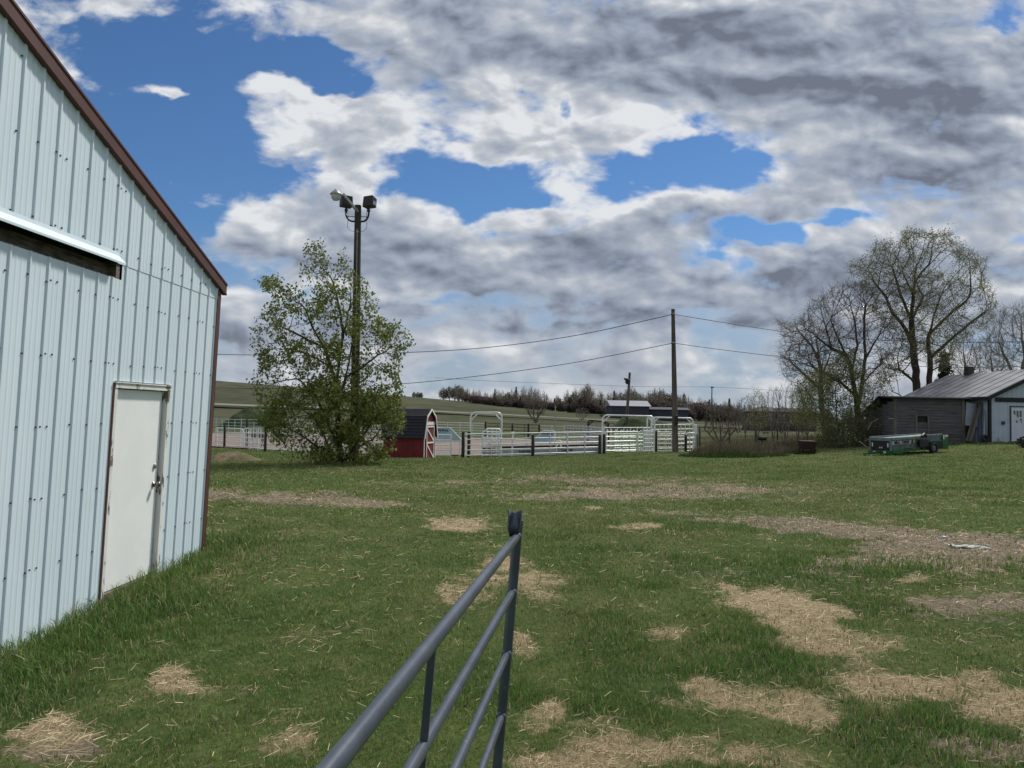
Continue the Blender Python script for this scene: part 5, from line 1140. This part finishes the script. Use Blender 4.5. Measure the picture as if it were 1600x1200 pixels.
def tube_mesh(name, A, B, ra, rb, sides, m, parent): return np_mesh(name, tubes(A, B, ra, rb, sides), 2*sides, [(k, (k+1) % sides, sides+(k+1) % sides, sides+k) for k in range(sides)], m, parent, smooth=True)
def sub_starts(limbs, d, base_idx=0, step=.3, cut=.62):
    """hand-placed main limbs: lists of (px,py[,depth offset]); first point of later limbs attaches to nearest node"""
    nodes = []
    for li, L in enumerate(limbs):
        pts = [np.array(P(p[0], p[1], d+(p[2] if len(p) > 2 else 0))) for p in L]
        if cut < 1: pts[-1] = pts[-2]+(pts[-1]-pts[-2])*.25; pts = pts[:-1] if len(pts) > 5 else pts
        if li == 0: nodes.append((pts[0], -1)); cur = 0; rest = pts[1:]
        else:
            c = np.array([q for q, _ in nodes]); cur = int(np.linalg.norm(c-pts[0], axis=1).argmin()); rest = pts[1:] if np.linalg.norm(c[cur]-pts[0]) < step*1.5 else pts
        for p in rest:
            a = nodes[cur][0]; n = max(1, int(np.linalg.norm(p-a)/step))
            for k in range(1, n+1): nodes.append((a+(p-a)*k/n+np.random.default_rng(len(nodes)).normal(0, step*.06, 3)*(k < n), cur)); cur = len(nodes)-1
    return nodes
def sample_poly(poly, n, d, thick, seed, dens=None):
    g = np.random.default_rng(seed); xs = [p[0] for p in poly]; ys = [p[1] for p in poly]; out = []; cx = sum(xs)/len(xs); hw = (max(xs)-min(xs))/2
    while len(out) < n:
        x = g.uniform(min(xs), max(xs)); y = g.uniform(min(ys), max(ys)); inside = False; j = len(poly)-1
        for i in range(len(poly)):
            if (poly[i][1] > y) != (poly[j][1] > y) and x < (poly[j][0]-poly[i][0])*(y-poly[i][1])/(poly[j][1]-poly[i][1])+poly[i][0]: inside = not inside
            j = i
        if not inside or (dens and g.random() > dens(x, y)): continue
        f = math.sqrt(max(.08, 1-((x-cx)/hw)**2)); out.append(np.array(P(x, y, d+g.uniform(-1, 1)*thick*f)))
    return np.array(out)
def leaves(g, C, size, cols, flat=.5, spread=.1, per=3):
    n = len(C)*per; c = np.repeat(C, per, 0)+g.normal(0, spread, (n, 3)); a = g.normal(0, 1, (n, 3)); a[:, 2] -= .4; a /= np.linalg.norm(a, axis=1)[:, None]; b = np.cross(a, g.normal(0, 1, (n, 3))); b /= np.linalg.norm(b, axis=1)[:, None]; nn = np.cross(a, b)
    s = size*(.55+.8*g.random(n))[:, None]; V = np.zeros((n, 4, 3)); V[:, 0] = c; V[:, 1] = c+a*s*.5+b*s*flat*.5+nn*s*.06; V[:, 2] = c+a*s; V[:, 3] = c+a*s*.5-b*s*flat*.5+nn*s*.06
    t = g.random(n)[:, None]; col = np.array(cols[0])*(1-t)+np.array(cols[1])*t; col *= (.75+.5*g.random((n, 1))); return V.reshape(-1, 3), col
def sprays(Pn, par, rad, thr, L, n, seed, up=.35):
    """fine straight side twigs on the thin shoots"""
    g = np.random.default_rng(seed); i = np.where((par >= 0) & (rad < thr))[0]; i = np.repeat(i, n); d = Pn[i]-Pn[par[i]]; d /= np.linalg.norm(d, axis=1)[:, None]+1e-9
    v = d*1.2+g.normal(0, .36, d.shape); v[:, 2] += up; v /= np.linalg.norm(v, axis=1)[:, None]; l = L*(.4+.9*g.random(len(i)))[:, None]
    a = Pn[i]; m_ = a+v*l*.5+g.normal(0, .04, a.shape)*l; e_ = m_+(v+np.array([0, 0, up*.5]))*l*.5
    return a, m_, e_
def finish_tree(name, label, cat, base, Pn, par, rad, thr, bark, leafspec, group=None, seed=1, twigmat=None, spray=None, extra=None):
    o = thing(name, tuple(base), label, cat, group); i = np.where(par >= 0)[0]; A = Pn[par[i]]; B = Pn[i]; rb = rad[i]; ra = np.minimum(rad[par[i]], rb*1.25)
    big = rb >= thr; tube_mesh('trunk', A[big], B[big], ra[big], rb[big], 8, bark, o); V = tubes(A[~big], B[~big], ra[~big], rb[~big], 3); mats_ = [twigmat or bark, M['leaf']]
    TA, TB, TR, TS = A[~big], B[~big], ra[~big], rb[~big]; tipsP = None
    if spray:
        a, m_, e_ = sprays(Pn, par, rad, *spray[:4]); q = spray[4]*np.ones(len(a)); TA = np.vstack([TA, a, m_]); TB = np.vstack([TB, m_, e_]); TR = np.r_[TR, q, q*.8]; TS = np.r_[TS, q*.8, q*.45]; tipsP = np.vstack([m_, e_])
    tw = tube_mesh('twigs', TA, TB, TR, TS, 3, twigmat or bark, o)
    if leafspec:
        g = np.random.default_rng(seed); size, cols, per, spread, sel, flat = leafspec; idx = np.where((rad < thr*sel))[0]
        if extra: kn = vnoise(Pn[idx, 0]*2.6+Pn[idx, 1]*1.1, Pn[idx, 2]*2.6, 5); idx = np.concatenate([idx[kn > .40], idx[kn > .60], idx[kn > .60]])
        if extra: z_, k_ = extra; lowi = idx[Pn[idx, 2] < z_+g.normal(-.15, .55, len(idx))]; idx = np.concatenate([idx]+[lowi]*k_)
        LC = Pn[idx] if tipsP is None else np.vstack([Pn[idx], tipsP[g.random(len(tipsP)) < .4]]); V, c = leaves(g, LC, size, cols, flat, spread, per); np_mesh('crown', V, 4, [(0, 1, 2, 3)], M['leaf'], o, tint=c)
    else: tw.name = 'crown'
    return o

# --- leafy multi-stemmed tree beside the light pole
D1 = 26.2
limbs = [[(534,728),(530,690),(528,650),(526,600),(531,555),(536,520),(530,480),(520,440),(508,405)],
 [(527,610),(518,575),(508,545),(490,515),(475,480),(458,455)],[(516,575),(495,560),(465,548),(440,540)],[(531,555),(540,510),(548,470),(545,430)],
 [(528,640),(540,590),(548,550),(552,520),(565,500),(585,485)],[(540,590),(565,575,-.3),(590,555,-.4),(612,545,-.3)],[(530,700),(512,660,.5),(495,620,.6),(470,595,.5),(440,580,.4)],
 [(534,722),(560,690,-.5),(585,655,-.6),(605,630,-.5)],[(532,725),(500,700,-.6),(470,680,-.8),(445,660,-.7)],[(536,725),(550,705,.4),(575,690,.5),(600,680,.4)],[(533,724),(515,700,-.3),(490,650,-.4),(450,630,-.3)],[(508,545),(480,530,.4),(450,515,.5),(425,505,.4)]]
poly = [(492,376),(505,380),(520,420),(538,392),(542,415),(560,430),(590,455),(600,478),(578,490),(608,505),(625,500),(645,535),(632,560),(625,590),(632,640),(634,665),(620,680),(618,700),(600,715),(560,725),(500,728),(465,720),(440,705),(425,690),(408,670),(398,640),(400,610),(392,590),(405,570),(388,552),(398,530),(395,500),(420,480),(428,465),(405,438),(430,432),(445,440),(462,452),(470,425),(475,400)]
def dens1(x, y):
    v = .55 if y < 600 else 1.0
    if 540 < x < 600 and 380 < y < 470: v *= .55
    if 395 < x < 500 and 480 < y < 600: v *= .8
    return v*(.15+1.2*float(vnoise(np.array([x*.045]), np.array([y*.05]), 4)[0]))
at = sample_poly(poly, 3600, D1, 1.7, 11, dens1); st = sub_starts(limbs, D1, step=.13)
Pn, par = colonize(st, at, .11, .14, 1.3, 70, 5, (0, 0, .06)); rad = radii(par, .0045, .14)
b0 = P(534, 728, D1)
finish_tree('leafy_tree', 'many-stemmed leafy spring tree growing around the tall light pole', 'tree', (b0.x, b0.y, h(b0.x, b0.y)), Pn, par, rad, .016, M['bark'], (.115, ((.090, .125, .026), (.225, .250, .060)), 2, .085, .62, .62), seed=2, twigmat=M['twig'], spray=(.008, .16, 1, 77, .003), extra=(P(535, 612, D1).z, 1))

# --- tall elm at the right, pale new leaves
D2 = 57.0
limbs = [[(1441,694),(1437,660),(1432,600),(1428,560),(1426,530),(1424,490),(1428,450),(1432,415),(1426,380)],
 [(1438,640),(1452,600),(1453,560),(1450,530),(1460,490),(1475,450),(1490,420)],[(1426,540),(1412,510),(1395,490),(1385,465),(1365,440),(1345,425)],[(1424,500),(1405,455),(1395,420),(1380,400)],
 [(1432,440),(1445,420),(1470,395)],[(1452,560),(1480,535),(1510,510),(1535,490),(1550,478)],[(1455,520),(1485,490),(1510,470),(1530,440)],[(1428,460),(1412,430),(1400,390)],[(1437,650),(1420,628,.5),(1395,612,.8),(1378,600)],[(1452,585),(1470,572,-.6),(1490,560,-.9)],[(1432,600),(1410,580,-1),(1390,572,-1.4)],[(1426,500,0),(1440,470,1.2),(1450,440,1.8)]]
poly = [(1413,358),(1432,362),(1450,366),(1470,362),(1492,366),(1498,385),(1520,395),(1545,400),(1540,430),(1545,448),(1558,465),(1560,495),(1550,505),(1532,520),(1500,540),(1490,565),(1470,585),(1450,560),(1420,560),(1400,595),(1375,610),(1370,560),(1395,540),(1378,510),(1355,480),(1345,450),(1322,430),(1325,412),(1350,405),(1365,380),(1392,376),(1400,392)]
at = sample_poly(poly, 5200, D2, 4.6, 12, lambda x, y: 2.0*float(vnoise(np.array([x*.05]), np.array([y*.055]), 7)[0])-.35)
Pn, par = colonize(sub_starts(limbs, D2, step=.42), at, .30, .36, 5.0, 80, 6, (0, 0, .30), .06); rad = radii(par, .010, .36); b0 = P(1441, 694, D2)
finish_tree('tall_elm', 'tall twin-stemmed tree with pale new leaves rising behind the weathered shed', 'tree', (b0.x, b0.y, h(b0.x, b0.y)), Pn, par, rad, .05, M['bark'], (.11, ((.12, .145, .04), (.21, .22, .075)), 2, .14, .5, .6), seed=3, twigmat=M['twig'], spray=(.024, .6, 2, 78, .0065))
# --- bare tree left of it
D3 = 54.0
limbs = [[(1345,702),(1342,660),(1338,620),(1330,580),(1322,555),(1310,530),(1298,500),(1285,480)],[(1340,640),(1347,600),(1352,560),(1350,520),(1352,480),(1345,455)],[(1322,555),(1300,545),(1275,525),(1255,505)],[(1330,580),(1340,540),(1335,500),(1325,460)],[(1338,620),(1310,595,-.6),(1280,580,-.9),(1250,560,-.8)],[(1352,560),(1370,530),(1385,505)],[(1347,600),(1370,575,.5),(1390,560,.6)],[(1300,545),(1290,510),(1280,480)]]
poly = [(1300,448),(1325,445),(1350,440),(1375,450),(1395,480),(1400,520),(1390,560),(1370,590),(1340,600),(1300,600),(1260,590),(1230,580),(1212,545),(1225,520),(1250,498),(1262,478),(1280,462)]
at = sample_poly(poly, 4600, D3, 3.6, 13, lambda x, y: 1.8*float(vnoise(np.array([x*.05]), np.array([y*.055]), 17)[0])-.2)
Pn, par = colonize(sub_starts(limbs, D3, step=.4), at, .30, .36, 4.0, 60, 7, (0, 0, .28), .06); rad = radii(par, .010, .24); b0 = P(1345, 702, D3)
finish_tree('bare_tree', 'wide bare tree with fine dark twigs left of the tall tree', 'tree', (b0.x, b0.y, h(b0.x, b0.y)), Pn, par, rad, .045, M['bark'], None, seed=4, twigmat=M['twig'], spray=(.024, .7, 2, 79, .007))
# --- left-hand bare tree
limbs = [[(1290,702),(1286,660),(1283,620),(1283,590),(1280,565),(1268,540),(1250,520),(1225,500)],[(1283,590),(1295,560),(1300,530)],[(1284,610),(1262,590),(1240,570),(1222,550)],[(1280,565),(1276,530),(1280,505)],[(1287,660),(1270,630,.5),(1255,605,.6)]]
poly = [(1212,500),(1230,505),(1260,500),(1290,498),(1315,520),(1320,560),(1305,600),(1270,620),(1240,610),(1222,590),(1215,560),(1230,540)]
at = sample_poly(poly, 2200, 55.5, 2.6, 14)
Pn, par = colonize(sub_starts(limbs, 55.5, step=.4), at, .28, .34, 4.0, 60, 8, (0, 0, .28), .06); rad = radii(par, .010, .21); b0 = P(1290, 702, 55.5)
finish_tree('bare_tree', 'smaller bare tree on the left edge of the right-hand tree group', 'tree', (b0.x, b0.y, h(b0.x, b0.y)), Pn, par, rad, .045, M['greytwig'], (.09, ((.10, .12, .035), (.14, .15, .05)), 1, .15, .15, .6), seed=5, twigmat=M['greytwig'], spray=(.024, .6, 2, 80, .0065))
# --- leafing bushes under the bare trees
def bush(d, base, poly, n, seed, label, cols, size, stems, per=2, tip=.008, step=.24, thick=1.6, flat=.6, name='leafing_bush', cat='bush', m=None, trunk=.06, thr=.03, leafy=True, group=None):
    g = np.random.default_rng(seed); limbs = [[(base[0], base[1]), stems[0][0]]+stems[0][1:]] if False else []
    for k, s in enumerate(stems): limbs.append([(base[0], base[1])]+s if k == 0 else [(base[0]+(k*3 % 7)-3, base[1]-2)]+s)
    at = sample_poly(poly, n, d, thick, seed); Pn, par = colonize(sub_starts(limbs, d, step=step), at, step*.9, step*1.0, step*12, 60, seed, (0, 0, .10)); rad = radii(par, tip, trunk); b0 = P(base[0], base[1], d)
    return finish_tree(name, label, cat, (b0.x, b0.y, h(b0.x, b0.y)), Pn, par, rad, thr, m or M['greytwig'], (size, cols, per+1, .16, 1.0, flat) if leafy else None, group, seed, twigmat=m or M['greytwig'], spray=(.025, step*1.6, 2, seed, tip*.8))
YG = ((.15, .185, .035), (.27, .29, .08)); 
bush(53, (1312,704), [(1300,560),(1330,545),(1350,570),(1362,620),(1368,680),(1350,705),(1300,705),(1285,690),(1292,640),(1285,600)], 1300, 21, 'tall yellow-green leafing bush below the bare trees', YG, .12, [[(1308,660),(1305,610),(1310,580)], [(1322,650),(1330,600)], [(1340,660),(1350,620)]])
bush(52, (1292,706), [(1258,590),(1290,570),(1300,600),(1300,650),(1310,700),(1275,704),(1272,660),(1250,630),(1245,610)], 900, 22, 'loose yellow-green bush left of the tall leafing bush', YG, .11, [[(1288,665),(1275,625)], [(1295,650),(1290,600)]])
bush(50, (1328,708), [(1290,668),(1320,650),(1350,655),(1370,680),(1372,706),(1330,710),(1300,708)], 900, 23, 'low greenish bush behind the spreader drawbar', ((.06,.08,.02),(.12,.13,.045)), .11, [[(1315,690)], [(1345,690)]])
bush(51, (1362,706), [(1345,600),(1375,590),(1395,620),(1400,660),(1392,700),(1350,705),(1340,660)], 1100, 24, 'grey twiggy bush standing before the shed side wall', YG, .08, [[(1358,660),(1365,620)], [(1378,670),(1388,640)]], per=1)
# fallen pale branches
for i, L in enumerate([[(1328,700),(1340,703),(1352,708),(1362,715)], [(1356,672),(1362,660),(1372,655)], [(1352,685),(1364,690),(1366,700)]]):
    m = MB(); pts = [P(x, y, 46-.3*i) for x, y in L]; m.tube(pts, [.035]*len(pts), 6); tag(m.build('pale_branch', M['plank'], None, pts[0]), ['long pale dead branch arching down to the spreader drawbar', 'short pale broken branch in the grey bush, the upper one', 'short pale broken branch in the grey bush, the lower one'][i], 'branch')
# saplings and bare shrubs between corral and trees
def shrub(px, by, top, w_, d, seed, label, stems=3, n=500, m='greytwig', leafy=False, group=None, tip=.008, trunk=.07, step=None):
    hgt = by-top; step = step or hgt*d/F*.045
    poly = [(px-w_*.25, top+hgt*.05), (px+w_*.1, top), (px+w_*.4, top+hgt*.12), (px+w_*.5, top+hgt*.4), (px+w_*.35, top+hgt*.7), (px-w_*.3, top+hgt*.7), (px-w_*.5, top+hgt*.4), (px-w_*.4, top+hgt*.15)]
    g = random.Random(seed); st = [[(px+(k-(stems-1)/2)*w_*.16+g.uniform(-2, 2), by-hgt*.35), (px+(k-(stems-1)/2)*w_*.3+g.uniform(-2, 2), by-hgt*.6)] for k in range(stems)]
    return bush(d, (px, by), poly, n, seed, label, YG, .10, st, 1, tip, step, w_*d/F*.35, name='bare_shrub', cat='shrub', m=M[m], trunk=trunk, thr=.03, leafy=leafy, group=group)
shrub(1127, 698, 632, 62, 53, 31, 'round bare shrub with spreading limbs right of the corral', 5, 1100, 'twig', step=.16, trunk=.12)
shrub(837, 660, 622, 36, 96, 32, 'round bare shrub at the far arena side below the white-roofed barn', 4, 600, 'twig', trunk=.16, tip=.014)
shrub(909, 657, 637, 24, 140, 33, 'small bare shrub by the gravel road left of the corral arch', 5, 260, 'greytwig', trunk=.08, tip=.015)
for i, (px, by, top, w_, d, st, lab) in enumerate([(1165,690,618,30,66,2,'thin bare sapling just right of the round bare shrub'), (1184,697,610,30,60,2,'bare sapling behind the black grill'), (1208,690,604,34,62,3,'forked bare sapling left of the dark bungalow window'), (1228,692,600,34,60,3,'bare sapling before the middle of the bungalow'), (1247,690,606,32,58,3,'bare sapling right of the bungalow chimney end'), (1262,694,612,30,57,2,'bare leaning sapling behind the burn box')]):
    shrub(px, by, top, w_, d, 40+i, lab, st, 420, 'greytwig', leafy=i in (1, 4, 5), trunk=.07)
# --- trees behind the white building
def simple_bare(px, by, top, w_, d, seed, label, n=1400, m='greytwig', trunk=.2, tip=.011):
    hgt = by-top; poly = [(px-w_*.2, top+hgt*.04), (px+w_*.1, top), (px+w_*.38, top+hgt*.12), (px+w_*.5, top+hgt*.35), (px+w_*.4, top+hgt*.62), (px-w_*.4, top+hgt*.62), (px-w_*.5, top+hgt*.35), (px-w_*.38, top+hgt*.15)]
    limbs = [[(px, by), (px, by-hgt*.35), (px+w_*.04, by-hgt*.6), (px, by-hgt*.8)], [(px, by-hgt*.3), (px-w_*.16, by-hgt*.5), (px-w_*.28, by-hgt*.7)], [(px, by-hgt*.33), (px+w_*.18, by-hgt*.55), (px+w_*.28, by-hgt*.75)]]
    step = hgt*d/F*.035; at = sample_poly(poly, n, d, w_*d/F*.38, seed); Pn, par = colonize(sub_starts(limbs, d, step=step*1.2), at, step, step*1.15, step*12, 60, seed, (0, 0, .14)); rad = radii(par, tip, trunk); b0 = P(px, by, d)
    return finish_tree('bare_tree', label, 'tree', (b0.x, b0.y, h(b0.x, b0.y)), Pn, par, rad, .05, M[m], None, None, seed, M[m], spray=(.035, hgt*d/F*.09, 3, seed, tip*.8))
simple_bare(1596, 668, 474, 120, 72, 61, 'large bare tree at the right edge behind the white building', 2200, trunk=.3)
simple_bare(1506, 670, 520, 70, 70, 62, 'bare tree above the middle of the grey metal roof', 1000)
simple_bare(1548, 670, 522, 70, 76, 63, 'bare tree behind the roof ridge left of the edge tree', 1000)
def spruce(px, by, top, w_, d, seed, label, group=None, nb=26, name='spruce'):
    g = np.random.default_rng(seed); b0 = P(px, by, d); zt = P(px, top, d).z; base = np.array([b0.x, b0.y, h(b0.x, b0.y)-.1]); hh = zt-base[2]; R = w_*d/F/2
    o = thing(name, tuple(base), label, 'spruce', group); m = MB(); m.tube([tuple(base), (base[0], base[1], zt-.05)], [R*.12, .01], 6); m.build('trunk', M['bark'], o); C = []; Dv = []
    for k in range(nb):
        t = (k+.6)/nb; z = base[2]+hh*(.08+.92*t); rr = R*(1-t)**.85
        for j in range(max(4, int(11*(1-t)+3))):
            a = g.uniform(0, 6.28); L = rr*g.uniform(.7, 1.12)
            for q in range(4): f = (q+1)/4; C.append([base[0]+math.cos(a)*L*f, base[1]+math.sin(a)*L*f, z-L*f*.28]); Dv.append([math.cos(a), math.sin(a), -.3])
    C = np.array(C); V, c = leaves(g, C, max(.10, hh*.055), ((.012, .022, .012), (.024, .038, .018)), .5, hh*.012, 3); np_mesh('crown', V, 4, [(0, 1, 2, 3)], M['spruce'], o, tint=c); return o
spruce(1476, 672, 552, 34, 66, 71, 'dark young spruce behind the left end of the metal roof')

# --- far treeline: individual trees, copied
random.seed(21)
def far_proto(kind, seed):
    """small stand-alone tree of unit-ish size at the origin"""
    g = np.random.default_rng(seed); o = thing('far_tree', (0, 0, 0), 'x', 'tree')
    if kind == 'spruce':
        m = MB(); m.tube([(0, 0, 0), (0, 0, 9)], [.16, .02], 6); m.build('trunk', M['bark'], o); C = []
        for k in range(22):
            t = k/22; z = .3+8.6*t; rr = 2.6*(1-t)**.95
            for j in range(10):
                a = g.uniform(0, 6.28); L = rr*g.uniform(.5, 1.1)
                for f in (.35, .7, 1): C.append([math.cos(a)*L*f, math.sin(a)*L*f, z-L*f*.3])
        V, c = leaves(g, np.array(C), .36, ((.014, .022, .013), (.028, .036, .02)), .5, .1, 2); np_mesh('crown', V, 4, [(0, 1, 2, 3)], M['spruce'], o, tint=c); return o
    tall = kind in ('poplar', 'greypoplar'); top, w_ = (9, 1.5) if tall else (6, 2.6); A = []
    while len(A) < 520:
        x, y, z = g.uniform(-w_, w_), g.uniform(-w_, w_), g.uniform(.8, top); t = (z-.8)/(top-.8); r = w_*(math.sin(math.pi*min(1, t*.9+.12))**.7)
        if x*x+y*y < r*r: A.append([x, y, z])
    st = [(np.array([0, 0, 0.]), -1)]+[(np.array([.05*math.sin(k), .05*math.cos(k*2), .5*(k+1)]), k) for k in range(3)]
    Pn, par = colonize(st, np.array(A), .35, .42, 5, 60, seed, (0, 0, .35 if tall else .15)); rad = radii(par, .045, .20); i = np.where(par >= 0)[0]
    ra = np.minimum(rad[par[i]], rad[i]*1.25); big = rad[i] > .10; tube_mesh('trunk', Pn[par[i]][big], Pn[i][big], ra[big], rad[i][big], 5, M['greytwig'], o)
    tube_mesh('twigs', Pn[par[i]][~big], Pn[i][~big], ra[~big], rad[i][~big], 3, M['greytwig'], o)
    cols = {'poplar': ((.14, .135, .07), (.22, .20, .11)), 'greypoplar': ((.14, .12, .10), (.22, .185, .15)), 'round': ((.075, .075, .042), (.12, .115, .065)), 'bush': ((.075, .056, .052), (.125, .095, .085))}[kind]
    per = {'poplar': 4, 'greypoplar': 3, 'round': 5, 'bush': 7}[kind]
    V, c = leaves(g, Pn[rad < .09],   .42 if not tall else .27, cols, .45, .28, per); np_mesh('crown', V, 4, [(0, 1, 2, 3)], M['leaf'], o, tint=c); return o
kinds = {'spruce': 9.0, 'poplar': 9.0, 'greypoplar': 9.0, 'round': 6.0, 'bush': 6.0}
LAB = {'spruce': ('distant dark spruce in the treeline beyond the fields', 'dark spruces of the far treeline'), 'poplar': ('distant slender pale-green poplar in the treeline beyond the fields', 'pale poplars of the far treeline'), 'greypoplar': ('distant slender bare grey tree in the treeline beyond the fields', 'bare slender trees of the far treeline'), 'round': ('distant round olive tree in the treeline beyond the fields', 'round olive trees of the far treeline'), 'bush': ('distant low purplish-brown bush at the foot of the treeline', 'brown bushes of the far treeline')}
protos = {k: [far_proto(k, 100+i*7+j) for j in range(2)] for i, k in enumerate(kinds)}; used = set()
def far(kind, px, top, d, wide=1.0):
    p = random.choice(protos[kind]); 
    o = p if p.name not in used else copy_tree(p); used.add(p.name); g = G(px, d); zt = P(px, top, d).z; s = max(.5, (zt-g.z)/kinds[kind]); o.location = (g.x, g.y, g.z-.15); q = s*wide*random.uniform(.85, 1.2); o.scale = (q, q, s); o.rotation_euler = (0, 0, random.uniform(0, 6.28))
    o.name = {'spruce': 'distant_spruce', 'poplar': 'distant_poplar', 'greypoplar': 'distant_bare_tree', 'round': 'distant_round_tree', 'bush': 'distant_bush'}[kind]
    tag(o, LAB[kind][0], 'tree' if kind != 'bush' else 'bush', LAB[kind][1])
def topline(px):
    pts = [(685,618),(700,606),(716,600),(730,609),(745,610),(765,612),(790,612),(805,608),(830,607),(850,614),(868,622),(880,614),(895,610),(915,600),(930,612),(945,618),(965,612),(985,606),(1000,610),(1020,604),(1040,608),(1060,614),(1080,622),(1100,622),(1130,628),(1160,632),(1185,638),(1260,640)]
    for (a, b), (c, d_) in zip(pts[:-1], pts[1:]):
        if a <= px <= c: return b+(d_-b)*(px-a)/(c-a)
    return 635
for px in np.arange(689, 1190, 3.2):
    px += random.uniform(-2, 2); k = random.choices(['poplar', 'greypoplar', 'round', 'spruce'], [.32, .38, .23, .07])[0]; t = topline(px)-4+random.uniform(-4, 9)+(7 if k == 'round' else 0)
    if px < 745: k = random.choice(['greypoplar', 'round', 'greypoplar'])
    far(k, px, t, random.uniform(236, 285))
for px in np.arange(722, 1190, 5.5): far('bush', px+random.uniform(-2, 2), topline(px)+random.uniform(15, 20) if px < 1080 else topline(px)+random.uniform(4, 10), random.uniform(231, 238) if px < 950 or px > 1080 else 224, 1.25)
for px, t in ((772.5, 606), (1139.5, 621), (958, 620), (875, 622), (890, 621), (905, 622), (812, 616), (938, 624)): far('spruce', px, t, 232, .8)
for px, t in ((716, 598), (722, 600), (918, 595), (914, 598), (1030, 602), (1022, 604), (983, 606)): far('greypoplar', px, t, 234, 1.0)
for px in (646, 652, 657): far('round', px, 614+random.uniform(0, 3), 292, .7)
for px in (1195, 1222, 1250, 1290, 1330, 1370): far('round', px, 634+random.uniform(-4, 4), 200)
for px in (1560, 1585, 1610): far('round', px, 600, 110, 1.2)

def ordinals(prefix, text):
    L = sorted([o for o in COL.objects if o.parent is None and o.name.startswith(prefix)], key=lambda o: o.location.x/o.location.y)
    for i, o in enumerate(L): o['label'] = text+', '+(ORD[i] if i < len(ORD) else 'last')+' from the left'
ordinals('distant_spruce', 'dark pointed spruce in the far treeline')
# low brush in front of the bungalow and along the field edge
for i, (px, by, top, w_, d, lab) in enumerate([(1153,676,640,26,90,'low bare brush between the round bare shrub and the bungalow'), (1196,680,640,34,92,'low bare brush at the left end of the bungalow'), (1222,680,636,34,90,'low bare brush before the bungalow windows'), (1255,680,632,38,88,'low bare brush at the right end of the bungalow')]):
    shrub(px, by, top, w_, d, 90+i, lab, 5, 420, 'twig', trunk=.08, tip=.016)
